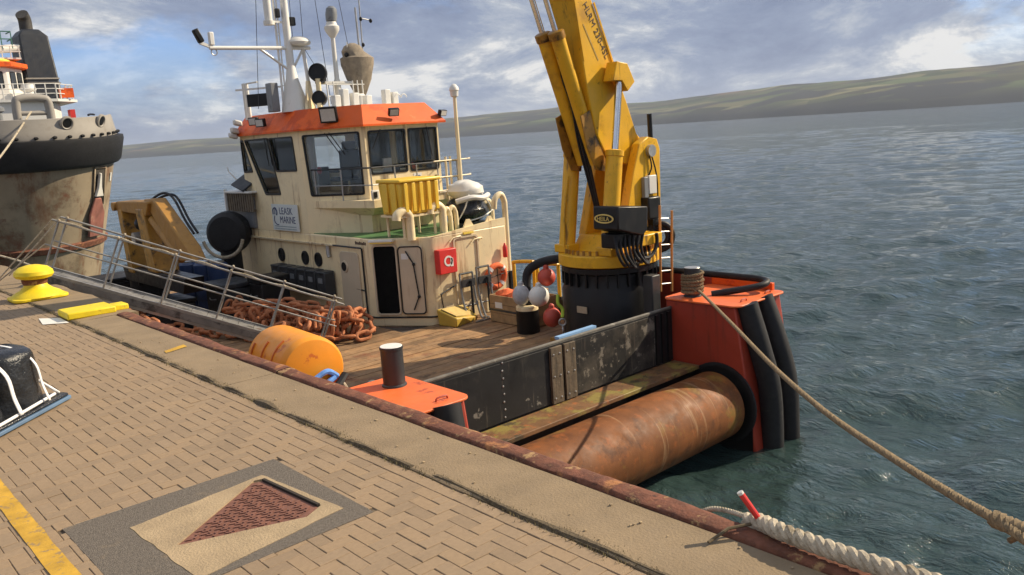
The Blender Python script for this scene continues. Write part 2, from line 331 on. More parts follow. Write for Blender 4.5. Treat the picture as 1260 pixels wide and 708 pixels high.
    def mesh(s, name, mats, off=None, sharp=35):
        me = bpy.data.meshes.new(name); off = off or Vector((0, 0, 0))
        me.from_pydata([p-off for p in s.v], [], s.f)
        for m in (mats if isinstance(mats, (list, tuple)) else [mats]): me.materials.append(m)
        me.polygons.foreach_set('material_index', s.mi); me.polygons.foreach_set('use_smooth', [True]*len(s.f))
        me.validate(); me.update(); me.set_sharp_from_angle(angle=R_(sharp)); return me
    def build(s, name, mats, parent=None, label=None, cat=None, group=None, kind=None, bevel=0, loc=None, sharp=35, fix=False):
        parent = okpar(parent)
        if parent is not None: off = ORI[parent.name]
        elif loc: off = Vector(loc)
        else:
            xs = [p.x for p in s.v]; ys = [p.y for p in s.v]; zs = [p.z for p in s.v]
            off = Vector(((min(xs)+max(xs))/2, (min(ys)+max(ys))/2, min(zs)))
        me = s.mesh(name, mats, off, sharp)
        if fix:
            bm = bmesh.new(); bm.from_mesh(me); bmesh.ops.recalc_face_normals(bm, faces=bm.faces); bm.to_mesh(me); bm.free()
        o = bpy.data.objects.new(name, me); col.objects.link(o); ORI[o.name] = off
        if parent is not None: o.parent = parent
        else: o.location = off
        if bevel:
            b = o.modifiers.new('bevel', 'BEVEL'); b.width = bevel; b.segments = 2; b.limit_method = 'ANGLE'; b.angle_limit = R_(40); b.harden_normals = False
        return tagit(o, label, cat, group, kind)
def inst(name, me, parent, loc, rot=None, off=None):
    parent = okpar(parent); o = bpy.data.objects.new(name, me); col.objects.link(o); o.parent = parent
    o.location = Vector(loc)-(off if off is not None else ORI[parent.name])
    if rot is not None: o.rotation_euler = rot
    ORI[o.name] = Vector(loc); return o
def text(name, s, size, o, u, v, mat, parent, off=.003, sx=1., ext=.002):
    """flat lettering: starts at o, runs along u, upright along v"""
    parent = okpar(parent); cu = bpy.data.curves.new(name, 'FONT'); cu.body = s; cu.size = size; cu.extrude = ext; cu.resolution_u = 2
    t = bpy.data.objects.new(name+'_tmp', cu); col.objects.link(t)
    bpy.context.view_layer.update(); dg = bpy.context.evaluated_depsgraph_get()
    me = bpy.data.meshes.new_from_object(t.evaluated_get(dg)); bpy.data.objects.remove(t)
    u = Vector(u).normalized(); v = Vector(v).normalized(); n = u.cross(v); po = ORI[parent.name]
    for vt in me.vertices: vt.co = Vector(o)+u*vt.co.x*sx+v*vt.co.y+n*(vt.co.z+off)-po
    me.materials.clear(); me.materials.append(mat); me.name = name
    ob = bpy.data.objects.new(name, me); col.objects.link(ob); ob.parent = parent; ORI[ob.name] = po; ob['kind'] = 'stuff'; return ob
def arc(c, r, a0, a1, n, ax1, ax2):
    c = Vector(c); ax1 = Vector(ax1); ax2 = Vector(ax2)
    return [c+ax1*r*math.cos(R_(a0+(a1-a0)*i/n))+ax2*r*math.sin(R_(a0+(a1-a0)*i/n)) for i in range(n+1)]
def smooth(pts, k=6):
    P = [Vector(p) for p in pts]; out_ = []
    for i in range(len(P)-1):
        p0 = P[max(i-1, 0)]; p1 = P[i]; p2 = P[i+1]; p3 = P[min(i+2, len(P)-1)]
        for j in range(k):
            t = j/k; out_.append(.5*((2*p1)+(p2-p0)*t+(2*p0-5*p1+4*p2-p3)*t*t+(3*p1-p0-3*p2+p3)*t**3))
    out_.append(P[-1]); return out_
def strand_rope(mb, pts, R, strands=3, pitch=.16, n=6, step=None):
    """laid rope: strands wound helically about the path"""
    P = [Vector(p) for p in pts]; seg = [(P[i+1]-P[i]).length for i in range(len(P)-1)]; tot = sum(seg); step = step or pitch/8
    cnt = max(2, int(tot/step)); C = []; i = 0; acc = 0.
    for q in range(cnt+1):
        dd = tot*q/cnt
        while i < len(seg)-1 and acc+seg[i] < dd: acc += seg[i]; i += 1
        C.append(P[i].lerp(P[i+1], min(1, max(0, (dd-acc)/seg[i]))))
    for kk in range(strands):
        L_ = []; pv = None
        for q, c in enumerate(C):
            d = (C[min(q+1, cnt)]-C[max(q-1, 0)]).normalized()
            x = d.cross(Vector((0, 0, 1))).normalized() if pv is None else (pv-d*pv.dot(d)).normalized(); pv = x; y = d.cross(x)
            t = 2*math.pi*(tot*q/cnt/pitch+kk/strands); L_.append(c+(x*math.cos(t)+y*math.sin(t))*R*.5)
        mb.tube(L_, R*.56, n)
    return mb
WATER = -3.6; DECK = -2.2

# ================================================================== SETTING
import numpy as np
def sea():
    NAZ, NR = 860, 860
    az = np.radians(np.linspace(-30, 128, NAZ)); rr = 4.5*(700/4.5)**(np.arange(NR)/(NR-1.)); rr = np.concatenate([rr, 700*(5500/700)**(np.arange(1, 40)/39.)])
    A, Rr = np.meshgrid(az, rr); X = Rr*np.sin(A); Y = Rr*np.cos(A); Z = np.zeros_like(X)
    sp = np.maximum(Rr*math.log(700/4.5)/(NR-1), Rr*(az[1]-az[0]))
    rg = np.random.RandomState(5); gust = .70+.46*np.sin(X*.045+1.1*np.sin(Y*.031)+.6)*np.sin(Y*.052+1.3*np.sin(X*.023))
    for q in range(52):
        lam = .42*(7.5/.42)**(q/51.)*rg.uniform(.92, 1.08); th = math.radians(62)+rg.normal(0, .62); sl = .036*(1.2 if lam < 1.8 else .8)
        k = 2*math.pi/lam; wgt = np.clip((lam/(sp*2.6)-1)/1.5, 0, 1)
        ph = k*(X*math.cos(th)+Y*math.sin(th))+rg.uniform(0, 6.28)+.8*np.sin(X*.31*rg.uniform(.5, 1.5)/lam**.5+Y*.27*rg.uniform(.5, 1.5)/lam**.5)
        Z += wgt*sl*lam/(2*math.pi)*(np.sin(ph)+.25*np.sin(2*ph+1.2))*gust
    co = np.stack([X, Y, Z+0.0], -1).reshape(-1, 3).astype(np.float32); nr, na = X.shape
    i = (np.arange(nr-1)[:, None]*na+np.arange(na-1)[None, :]).reshape(-1); f = np.stack([i, i+na, i+na+1, i+1], -1).reshape(-1).astype(np.int32)
    me = bpy.data.meshes.new('sea_water'); me.vertices.add(len(co)); me.vertices.foreach_set('co', co.reshape(-1)); nf = len(i)
    me.loops.add(nf*4); me.loops.foreach_set('vertex_index', f); me.polygons.add(nf); me.polygons.foreach_set('loop_start', np.arange(nf, dtype=np.int32)*4)
    me.polygons.foreach_set('use_smooth', np.ones(nf, dtype=bool)); me.update(calc_edges=True); me.flip_normals() if me.polygons[0].normal.z < 0 else None
    me.materials.append(watermat()); o = bpy.data.objects.new('sea_water', me); col.objects.link(o); o.location = (0, 0, WATER); ORI[o.name] = V(0, 0, WATER)
    tagit(o, 'grey green rippled sea water', kind='structure'); return o
sea_o = sea()
S = 5600
fb = MB().add([(-S, -S, WATER-.6), (S, -S, WATER-.6), (S, S, WATER-.6), (-S, S, WATER-.6)], [(0, 1, 2, 3)]); fb.build('outer_water', sea_o.data.materials[0], kind='structure', label='open sea water reaching the horizon', loc=(0, 0, WATER-.6))

# far shore: a ridge of low hills, height by bearing (degrees from +Y towards +X)
PROF = [(-40, 7), (-2.65, 8), (11, 12), (17.5, 15), (21.3, 18), (24.2, 17), (31, 22), (38.5, 25), (43, 27), (46.2, 30), (51.7, 28), (55.4, 32), (59.9, 38), (62, 36.5), (66.6, 40), (70.1, 42), (73.4, 44), (82, 48), (110, 50), (150, 40)]
def lerp_tab(T, x):
    for (a, b), (c, d) in zip(T, T[1:]):
        if x <= c: return b+(d-b)*max(0, (x-a))/(c-a)
    return T[-1][1]
vs = []; fs = []; cl = []; NA = 420; rows = [0, .03, .10, .22, .36, .5, .65, .8, .92, 1.0, 1.25, 1.7]
for i in range(NA+1):
    az = -40+190*i/NA; a = R_(az)
    R0 = 2900-1500*min(1, max(0, (az-12)/55)); dep = R0*.45
    h = lerp_tab(PROF, az)/1025*(R0+dep)*.87+3
    R0 *= 1+.02*noise.noise(V(az*.35, 1, 0))
    for t in rows:
        r = R0+dep*t
        prof_h = (.0 if t == 0 else .13+.02*noise.noise(V(az*.6, 5, 0)) if t <= .03 else .24 if t <= .1 else .24+.76*((t-.1)/.9)**.85) if t <= 1 else 1.0
        zz_ = WATER-.5+h*prof_h*(1+.05*noise.noise(V(az*.3, t*5, 2.))+(.015*noise.noise(V(az*5, t*9, 3.)) if t > .03 else 0))
        vs.append((r*math.sin(a), r*math.cos(a), zz_)); cl.append(1. if t <= .07 else .75 if t <= .2 else .0)
nr = len(rows)
for i in range(NA):
    for j in range(nr-1):
        q = i*nr+j; fs.append((q, q+1, q+1+nr, q+nr))
hb = MB().add(vs, fs)
hills = hb.build('hills', hillmat(), kind='structure', label='low brown and green hills along the far shore', loc=(0, 0, WATER), fix=True)
at = hills.data.attributes.new('cliff', 'FLOAT', 'POINT'); at.data.foreach_set('value', cl)

# ------------------------------------------------------------------ quay
XG = 3.06; XR0 = 3.61; XR1 = 3.80
quay = MB().box(-14, -12, -7, 3.74, 60, -.105).build('quay_ground', wallc, kind='structure', label='concrete quay body with its wall', loc=(0, 0, 0))
MB().box(-13.9, -11.9, -.104, XG-.02, 59, -.009).build('paving_bed', bed, quay)
# herringbone pavers, 200 x 100 mm, joints showing the bed
G = .1
HX0, HX1, HY0, HY1 = 1.08, 2.50, 4.24, 5.57            # asphalt patch round the access cover
def brick_vs(x0, y0, x1, y1, z=0., tilt=(0, 0)):
    g_ = .0011; ch = .0036; P = []; cx_, cy_ = (x0+x1)/2, (y0+y1)/2
    for (k, zz1) in ((0, -.02), (0, -.0036), (ch, 0)):
        for (x, y) in ((x0+g_+k, y0+g_+k), (x1-g_-k, y0+g_+k), (x1-g_-k, y1-g_-k), (x0+g_+k, y1-g_-k)): P.append((x, y, zz1+z+tilt[0]*(x-cx_)+tilt[1]*(y-cy_)))
    return P
BF = [(8, 9, 10, 11)]+[(r*4+i, r*4+(i+1) % 4, r*4+4+(i+1) % 4, r*4+4+i) for r in range(2) for i in range(4)]
bricks = []
nx0, nx1, ny0, ny1 = -50, 30, -30, 330
for j in range(ny0, ny1):
    for i in range(nx0, nx1):
        k = (i-j) % 4        # cell class along the herringbone diagonal
        x = XG-.02-.0+ (i-30+.0)*G; y = j*G
        if k == 0: bricks.append((x, y, x+2*G, y+G))           # lies along x over cells i, i+1
        elif k == 3: bricks.append((x, y, x+G, y+2*G))         # stands along y over cells j, j+1
XE = XG-.122                                                     # herringbone stops at an edge course
def cut(b):
    x0, y0, x1, y1 = b; x1 = min(x1, XE)
    if x1-x0 < .025: return None
    if x1 > HX0 and x0 < HX1 and y1 > HY0 and y0 < HY1:         # trimmed round the patch
        opt = [(x0, y0, min(x1, HX0), y1), (max(x0, HX1), y0, x1, y1), (x0, y0, x1, min(y1, HY0)), (x0, max(y0, HY1), x1, y1)]
        opt = [o for o in opt if o[2]-o[0] > .02 and o[3]-o[1] > .02]
        return max(opt, key=lambda o: (o[2]-o[0])*(o[3]-o[1])) if opt else None
    return (x0, y0, x1, y1)
bricks = [c for c in (cut(b) for b in bricks) if c]
bricks += [(XE+.002, j*.2, XE+.102, j*.2+.2) for j in range(-15, 165)]
def cam_uv(p):
    q = Rm.transposed() @ (Vector(p)-Vector((0, 0, 2.26)))
    return (q.x/-q.z*1025+630, 354-q.y/-q.z*1025, -q.z) if q.z < 0 else None
def score(b):
    u = cam_uv(((b[0]+b[2])/2, (b[1]+b[3])/2, 0))
    if not u or not (-4 < u[0] < 1264 and u[1] < 712): return 1e9
    return u[2]
order = sorted(range(len(bricks)), key=lambda i: score(bricks[i])); near = set(order[:300])
def bz(x, y): return .004*noise.noise(V(x*.8, y*.8, 0))
me_b = {}; rest = MB()
for i, (x0, y0, x1, y1) in enumerate(bricks):
    cx_, cy_ = (x0+x1)/2, (y0+y1)/2; z = bz(cx_, cy_)+random.uniform(-.0018, .0018)+(random.uniform(-.005, 0) if random.random() < .06 else 0)
    if i in near:
        key = (round(x1-x0, 3), round(y1-y0, 3), random.randrange(4))
        if key not in me_b: me_b[key] = MB().add(brick_vs(-key[0]/2, -key[1]/2, key[0]/2, key[1]/2, 0, (random.uniform(-.02, .02), random.uniform(-.02, .02))), BF).mesh('brick', paver, sharp=25)
        inst('brick', me_b[key], quay, (cx_, cy_, z))
    else: rest.add(brick_vs(x0, y0, x1, y1, z, (random.uniform(-.02, .02), random.uniform(-.02, .02))), BF)
rest.build('brick_paving', paver, quay, kind='stuff', sharp=25)
# painted line on the pavers (follows them a few mm above)
ly = MB()
for q in range(0, 330):
    y0 = -2+q*.06; y1 = y0+.0602; x0 = .865+.006*noise.noise(V(0, y0*4, 0)); x1 = .985+.008*noise.noise(V(3, y0*4, 0)); o = len(ly.v)
    ly.add([(x0, y0, bz(x0, y0)+.0045), (x1, y0, bz(x1, y0)+.0045), (x1, y1, bz(x1, y1)+.0045), (x0, y1, bz(x0, y1)+.0045)], [(0, 1, 2, 3)])
ly.build('painted_line', lineyellow, quay, label='worn yellow painted line')
# weeds and soil in the joint between pavers and coping
sl = MB(); rw = random.Random(3)
for q in range(900):
    y = -3+q*.03; x = XG+.015+.02*noise.noise(V(0, y*1.3, 0)); wd = .026+.05*max(0, noise.noise(V(5, y*2.1, 0))+.2)
    hgt = .010+.022*max(0, noise.noise(V(9, y*3, 0))+.4)+.006*noise.noise(V(4, y*20, 0))
    o = len(sl.v); sl.v += [V(x-wd, y, -.01), V(x-wd*.4, y, hgt), V(x+wd*.4, y, hgt*.8), V(x+wd, y, .001)]
    if q:
        for a in range(3): sl.f.append((o+a-4, o+a-3, o+a+1, o+a)); sl.mi.append(0)
sl.cm = 1
for q in range(21000):
    y = rw.uniform(0, 19)**1.0; d = noise.noise(V(5, y*2.1, 0))+.35
    if rw.random() > d+.35: continue
    x = XG+.012+.02*noise.noise(V(0, y*1.3, 0))+rw.gauss(0, .026); h = rw.uniform(.006, .028); a = rw.uniform(0, 6.28); l = rw.uniform(.004, .02); wv = rw.uniform(.002, .005)
    px_, py_ = math.cos(a), math.sin(a)
    sl.add([(x-py_*wv, y+px_*wv, .0), (x+py_*wv, y-px_*wv, .0), (x+px_*l, y+py_*l, h)], [(0, 1, 2)])
sl.build('weed_strip', [soil, weed], label='brown weeds and dirt filling the paving joint', kind='stuff', cat=None, loc=(XG, 8, 0))
# coping slabs
cuts = [-10, -5.3, -1.1, 1.02, 7.73, 12.72, 16.2, 21, 27, 34, 42, 58]
for a, b in zip(cuts, cuts[1:]):
    m = MB(); ny = max(2, int((b-a)/.25)); x0 = XG-.015; x1 = XR0-.006 if a < 12.7 else 3.92
    cols_ = [x0, x0+.012, (x0+x1)/2, x1-.012, x1]
    for i in range(ny+1):
        y = a+.006+(b-a-.012)*i/ny
        for j, x in enumerate(cols_):
            e = .010*noise.noise(V(j*3, y*2.3, 1)) if j in (0, 4) else 0
            if a >= 12.7 and j >= 3: e += .07*noise.noise(V(2, y*1.1, 4))+.05*noise.noise(V(2, y*4, 4))
            z = .012+.004*noise.noise(V(x*2, y*1.5, 0))-(.006 if j in (0, 4) else 0)
            if a >= 12.7: z += .02*noise.noise(V(x*3, y*2, 3))
            m.v.append(V(x+e, y, z))
    for i in range(ny):
        for j in range(4):
            q = i*5+j; m.f.append((q, q+1, q+6, q+5)); m.mi.append(0)
    base = len(m.v); 
    for i in range(ny+1):
        for j in (0, 4): p = m.v[i*5+j]; m.v.append(V(p.x, p.y, -.1))
    for i in range(ny):
        m.f.append((i*5, (i+1)*5, base+(i+1)*2, base+i*2)); m.f.append((i*5+4, base+i*2+1, base+(i+1)*2+1, (i+1)*5+4)); m.mi += [0, 0]
    for i in (0, ny):
        m.f.append((i*5, i*5+1, i*5+2, i*5+3, i*5+4, base+i*2+1, base+i*2)); m.mi.append(0)
    m.build('coping_slab', coping, quay, fix=True, sharp=12)
# rusty steel edge beam: rolled angle, pitted and dented
for a, b in [(-9.9, -1.2), (-1.19, 1.0), (1.01, 7.70), (7.72, 12.70)]:
    m = MB(); ny = int((b-a)/.07); prof = [(XR0, -.02), (XR0+.004, .026), (XR0+.02, .034), (XR0+.10, .036), (XR0+.14, .035), (XR1-.03, .028), (XR1-.006, .008), (XR1, -.03), (XR1-.004, -.30)]
    for i in range(ny+1):
        y = a+(b-a)*i/ny
        for j, (x, z) in enumerate(prof):
            d = noise.noise(V(x*6, y*2.2, 0)); d2 = noise.noise(V(x*18, y*9, 5))
            m.v.append(V(x+(.012*d if 0 < j < 8 else .004*d), y, z+(.008*d+.005*d2 if 0 < j < 7 else 0)))
    k = len(prof)
    for i in range(ny):
        for j in range(k-1):
            q = i*k+j; m.f.append((q, q+1, q+k+1, q+k)); m.mi.append(0)
    m.build('steel_edge_beam', rust, quay, fix=True, sharp=60)
# access cover patch: asphalt ring, concrete surround, triangular cast cover
def wob(poly, amp, seed, n=14):
    P = []
    for i in range(len(poly)):
        (x0, y0), (x1, y1) = poly[i], poly[(i+1) % len(poly)]
        for q in range(n):
            t = q/n; x = x0+(x1-x0)*t; y = y0+(y1-y0)*t
            P.append((x+amp*noise.noise(V(x*9, y*9, seed)), y+amp*noise.noise(V(x*9, y*9, seed+7))))
    return P
ring_o = wob([(1.075, 4.235), (2.505, 4.235), (2.505, 5.575), (1.075, 5.575)], .006, 1)
ring_i = wob([(1.42, 4.28), (2.41, 4.43), (2.31, 5.36), (1.37, 5.24)], .012, 4)
tri_o = [(1.49, 4.775), (1.51, 4.755), (2.19, 4.50), (2.335, 4.58), (2.285, 5.28), (2.22, 5.305)]
MB().plate([ring_o, ring_i], (0, 0, 0), (1, 0, 0), (0, 1, 0), (0, 0, 1), -.09, .002).build('asphalt_patch', asphalt, quay, label='square of patched grey asphalt in the paving')
ri2 = [(1.89+(x-1.89)*.994, 4.85+(y-4.85)*.994) for x, y in ring_i]
MB().plate([ri2, tri_o], (0, 0, 0), (1, 0, 0), (0, 1, 0), (0, 0, 1), -.09, .004).build('concrete_surround', concrete, quay)
MB().prism(ri2, 'z', -.10, -.062).build('cover_pit', bed, quay)
ti = [(1.905+(x-1.905)*.975, 4.85+(y-4.85)*.975) for x, y in tri_o]
cv = root('access_cover', (1.95, 4.9, -.062), 'rusty triangular cast iron access cover set in concrete', 'manhole cover')
ti_c = [(x-.012, y) for x, y in ti]
MB().prism(ti_c, 'z', -.061, -.005).build('cover_plate', iron, cv)
st = MB(); rs = random.Random(5)
def intri(x, y):
    P = ti_c; ins = False
    for i in range(len(P)):
        (x0, y0), (x1, y1) = P[i], P[i-1]
        if (y0 > y) != (y1 > y) and x < (x1-x0)*(y-y0)/(y1-y0)+x0: ins = not ins
    return ins
for i in range(40):
    for j in range(40):
        x = 1.5+i*.045+(j % 2)*.022; y = 4.5+j*.032
        if all(intri(x+a, y+b) for a, b in ((-.03, -.02), (.03, -.02), (.03, .02), (-.03, .02))) and not (2.17 < x < 2.21 and 4.72 < y < 4.78) and not (2.12 < x < 2.16 and 5.08 < y < 5.14):
            st.obox((x, y, -.0015), (1, .5 if (i+j) % 2 else -.5, 0), (-.5 if (i+j) % 2 else .5, 1, 0), (0, 0, 1), .034, .014, .007)
st.build('raised_tread', iron, cv, kind='stuff')
sl2 = MB().obox((2.302, 4.935, -.012), (-.05, .7, 0), (.7, .05, 0), (0, 0, 1), .68, .020, .044).build('slot_shade_bar', M('slot_shade', (.03, .022, .016), .9), cv)  # solid bar in a dark colour, standing in for a shaded slot
# yellow painted kerb block, pale paint patch beside it
yb = root('yellow_kerb_block', (3.4, 13.2, 0), 'low yellow painted concrete block at the quay edge', 'kerb block')
MB().obox((3.36, 13.22, .06), (.99, -.02, .0), (.02, .99, 0), (0, 0, 1), .66, .58, .10).build('block', quayyellow, yb, bevel=.02)
MB().obox((3.80, 13.2, .05), (1, 0, 0), (0, 1, 0), (0, 0, 1), .2, .30, .085).build('nose', quayyellow, yb, bevel=.015)
pt = MB(); pt.add([(2.72, 13.05, .008), (3.0, 12.80, .008), (3.02, 13.35, .008), (2.80, 13.62, .008)], [(0, 1, 2, 3)]); pt.build('pale_paint_patch', white, quay)
pt = MB(); pt.add([(3.20, 9.62, .017), (3.48, 9.72, .019), (3.49, 9.86, .019), (3.22, 9.74, .017)], [(0, 1, 2, 3)]); pt.build('faded_yellow_mark', lineyellow, quay)
# pebbles and chips on the coping
pb = MB(); rp_ = random.Random(9)
for q in range(70):
    x = rp_.uniform(3.12, 3.58); y = rp_.uniform(1.2, 11); s_ = rp_.uniform(.003, .011); pb.ball((x, y, .016+s_*.3), s_*1.4, s_, s_*.6, 5, 4, .3, q)
pb.build('pebbles', concrete, kind='stuff', label='pale stone chips scattered on the coping')
# mooring bollard on the quay
bo = root('mooring_bollard', (3.27, 15.72, .01), 'yellow mushroom-headed mooring bollard on the quay edge', 'bollard')
MB().prism(rrect(2.86, 15.36, 3.70, 16.08, .16), 'z', .012, .06).build('base_plate', quayyellow, bo, bevel=.015)
MB().lathe((3.27, 15.72, .055), (.0, .0, 1), [(.40, 0), (.36, .05), (.25, .11), (.185, .17), (.165, .24), (.165, .30)], 28).build('pedestal', quayyellow, bo)
MB().lathe((3.27, 15.72, .30), (0, 0, 1), [(.17, -.06), (.19, -.02), (.20, .03), (.18, .06)], 24).build('worn_neck', rust, bo)
MB().lathe((3.27, 15.72, .34), (.03, -.02, 1), [(.17, 0), (.27, .03), (.305, .08), (.29, .14), (.22, .20), (.10, .235), (.01, .24)], 28).build('head', quayyellow, bo)

# ================================================================== WORK BOAT
boat = root('work_boat', (9.25, 18, WATER), 'cream and orange work boat with stern roller moored along the quay', 'boat')
PX, SX = 4.55, 13.95                       # port and starboard sides
# hull with bow
hp = [(PX, 8.9), (SX, 8.9), (SX, 29), (13.2, 31.5), (11.6, 33.3), (9.25, 34), (6.9, 33.3), (5.3, 31.5), (PX, 29)]
MB().prism(hp, 'z', -5.0, DECK-.05).build('hull', blackpaint, boat, bevel=.05)
MB().prism([(x*.995+.046, y) for x, y in hp], 'z', DECK-.049, DECK-.02).build('steel_deck', M('dark_deck_steel', (.07, .055, .045), .8, var=.3, vs=2, dirt=[(RUST, 2, .58, .1, .6)]), boat)
# timber deck, boards athwartships
pm = {}
for key, (a, b) in {'aft': (PX+.25, SX-.25), 'house': (PX+.25, 10.62)}.items():
    for v_ in range(3):
        o = MB(); rr = random.Random(v_); o.box(a, -.1075+.004*rr.random(), -.05, b, .1075-.004*rr.random(), 0); pm[(key, v_)] = o.mesh('deck_plank', wood)
y = 9.62; i = 0
while y < 27.5:
    key = 'aft' if y < 15.7 else 'house'
    pk = inst('deck_plank', pm[(key, i % 3)], boat, (0, y, DECK+.03+random.uniform(-.006, .006)), off=V(9.25, 18, WATER)); y += .225; i += 1
# stern plate over the roller gap
MB().prism([(8.80, DECK-.06), (9.38, DECK-.06), (9.38, DECK+.012), (8.80, DECK+.012)], 'x', 6.28, 12.33).build('stern_plate', platem, boat, bevel=.008)
# stern roller
RC = (8.40, -2.84); RR = .62
ro = MB().lathe((6.40, RC[0], RC[1]), (1, 0, 0), [(.40, -.02), (RR-.05, 0), (RR, .05), (RR, 5.80), (RR-.06, 5.86), (.42, 5.88)], 64).build('stern_roller', rollm, boat)
MB().lathe((6.30, RC[0], RC[1]), (1, 0, 0), [(.18, 0), (.18, 6.04)], 20).build('roller_shaft', blackpaint, ro)
# stern horns: shaped side plates with top decks
def horn(x0, x1, inner_x, lab):
    prof = [(9.55, -1.03), (8.05, -1.03), (7.62, -3.9), (9.55, -3.9)]
    hr = MB().prism(prof, 'x', x0, x1).build('stern_horn', redpaint, boat, label=lab, bevel=.03)
    return hr
hs = horn(12.36, SX-.10, 12.36, 'red oxide starboard stern horn')
hpn = horn(PX+.05, 6.24, 6.24, 'red oxide port stern horn')
# recess ring round the roller end on the starboard horn
MB().lathe((12.352, RC[0], RC[1]), (-1, 0, 0), [(.76, -.02), (.76, .02), (.73, .024), (.69, .024), (.69, -.01)], 48).build('roller_housing_ring', black, hs)
MB().lathe((12.356, RC[0], RC[1]), (-1, 0, 0), [(.72, -.01), (.71, .012), (.1, .014)], 40).build('roller_housing_face', blackpaint, hs)
MB().box(12.352, 7.72, -3.75, 12.362, 9.5, -3.05).build('black_boot_paint', blackpaint, hs)
for sgn, x0, x1, hh in ((1, 12.30, SX-.02, hs), (-1, PX-.02, 6.30, hpn)):
    pl = rrect(x0, 7.95, x1, 9.60, .16)
    MB().prism(pl, 'z', -1.028, -.995).build('horn_top_plate', orangeplate, hh, bevel=.008)
    bx_ = 12.70 if sgn > 0 else 5.95
    MB().lathe((bx_, 9.18, -.994), (0, 0, 1), [(.17, 0), (.165, .02), (.150, .03), (.150, .50), (.158, .505), (.158, .535), (.12, .54)], 28).build('deck_bollard', darkgrey, hh)
    MB().lathe((bx_, 9.18, -.452), (0, 0, 1), [(.150, 0), (.145, .006), (.02, .007)], 28).build('bollard_cap', white if sgn < 0 else steel, hh)
    # grab handles on the plate
    for (hx, hy) in ((x0+.45, 8.12), (x1-.35, 8.14)):
        MB().tube(smooth([(hx-.09, hy, -.995), (hx-.07, hy, -.955), (hx+.07, hy, -.955), (hx+.09, hy, -.995)], 3), .012, 6).build('lashing_eye', redpaint, hh)
    # heavy rubber fender tubes down the stern corner
    fx = [(12.62, 12.78), (13.32, 13.42)] if sgn > 0 else [(5.88, 5.74), (5.15, 5.0)]
    for q, (xa, xb) in enumerate(fx):
        dy = 0 if q == 0 else .12
        MB().tube(smooth([(xa, 7.98+dy, -1.01), (xa*.55+xb*.45, 7.78+dy*.6, -1.75), (xb, 7.62+dy*.4, -2.6), (xb, 7.58+dy*.4, -3.9)], 5), .20, 16).build('fender_tube', black, hh)
MB().cyl((14.15, 8.45, -1.95), (14.15, 8.45, -3.9), .21, n=18).build('side_fender', black, boat)
MB().prism([(13.85, 8.2), (14.3, 8.22), (14.3, 8.7), (13.85, 8.8)], 'z', -1.945, -1.90).build('side_fender_bracket', orange, boat)
# starboard bulwark and its rounded black rail
MB().box(13.84, 9.55, DECK-.02, 13.93, 13.2, -.86).build('bulwark', redpaint, boat, bevel=.01)
MB().box(13.84, 8.2, -.99, 13.93, 9.545, -.86).build('bulwark_extension', orange, boat, bevel=.01)
MB().tube(smooth([(13.88, 13.2, -.80), (13.88, 11, -.80), (13.88, 9.0, -.80), (13.86, 8.5, -.80), (13.70, 8.22, -.81), (13.4, 8.28, -.86), (12.9, 8.9, -.97)], 6), .062, 12).build('bulwark_rail', black, boat)
MB().box(13.80, 13.25, DECK-.02, 13.92, 15.6, -1.75).build('low_bulwark', blackpaint, boat)
# port side low bulwark and side fenders
MB().box(PX+.02, 9.6, DECK-.03, PX+.14, 28.5, -1.62).build('port_bulwark', blackpaint, boat, bevel=.02)
# bulkhead across the stern
bkh = MB().box(6.26, 9.40, DECK+.02, 12.34, 9.50, -1.19).build('stern_bulkhead', bulk, boat, bevel=.008)
wornp = M('scraped_black_paint', (.016, .015, .014), .55, var=.4, vs=2, spec=.35, dirt=[((.07, .06, .048), 1.6, .46, .14, .8), ((.24, .21, .17), 3.0, .55, .05, .75), ((.40, .36, .30), 9, .64, .03, .7)], streak=((.14, .11, .085), 9, .56, .08, .6), bump=.15, bs=9)
MB().box(6.30, 9.39, DECK+.04, 9.06, 9.399, -1.23).build('bulkhead_panel', bulk, bkh, bevel=.003); MB().box(9.66, 9.39, DECK+.04, 11.80, 9.399, -1.23).build('bulkhead_panel', wornp, bkh, bevel=.003)
MB().tube([(6.26, 9.43, -1.175), (12.34, 9.43, -1.175)], .032, 10).build('bulkhead_top_pipe', M('worn_dark_pipe', (.10, .09, .075), .6, var=.4, vs=6, dirt=[((.28, .26, .22), 8, .60, .06, .7)]), bkh)
for xa in (9.20, 9.52):
    MB().box(xa-.13, 9.345, DECK+.03, xa+.13, 9.395, -1.22).build('bulkhead_post', M('worn_brown_steel', (.13, .095, .06), .7, var=.3, vs=6, streak=((.04, .03, .02), 9, .5, .12, .8), bump=.3, bs=20), bkh, bevel=.006)
rv = MB()
for xa in (8.05,):
    for q in range(8): rv.ball((xa+.01*(q % 2), 9.388, -2.1+.125*q), .018, .012, .018, 8, 5)
for xa in (9.13, 9.27, 9.45, 9.6):
    for q in range(3): rv.ball((xa, 9.343, -2.08+.37*q), .018, .012, .018, 8, 5)
rv.build('rivets', steel, bkh, kind='stuff')
for xa in (11.85, 12.02, 12.2): MB().box(xa-.03, 9.36, DECK+.03, xa+.03, 9.399, -1.22).build('bulkhead_rib', blackpaint, bkh)
MB().obox((9.9, 9.56, -1.155), (1, .03, .0), (-.03, 1, 0), (0, 0, 1), .95, .10, .05).build('blue_batten', bluep, bkh)

# ------------------------------------------------------------------ deckhouse
XA = 10.70
hpl = [(XA, 24.5), (XA, 17.05)]+[(11.50, 15.86), (11.58, 15.80), (11.70, 15.76)]+[(SX, 15.75), (SX, 24.5)]
dh = MB().prism(hpl, 'z', DECK-.01, -.06).build('deckhouse', cream, boat, bevel=.03)
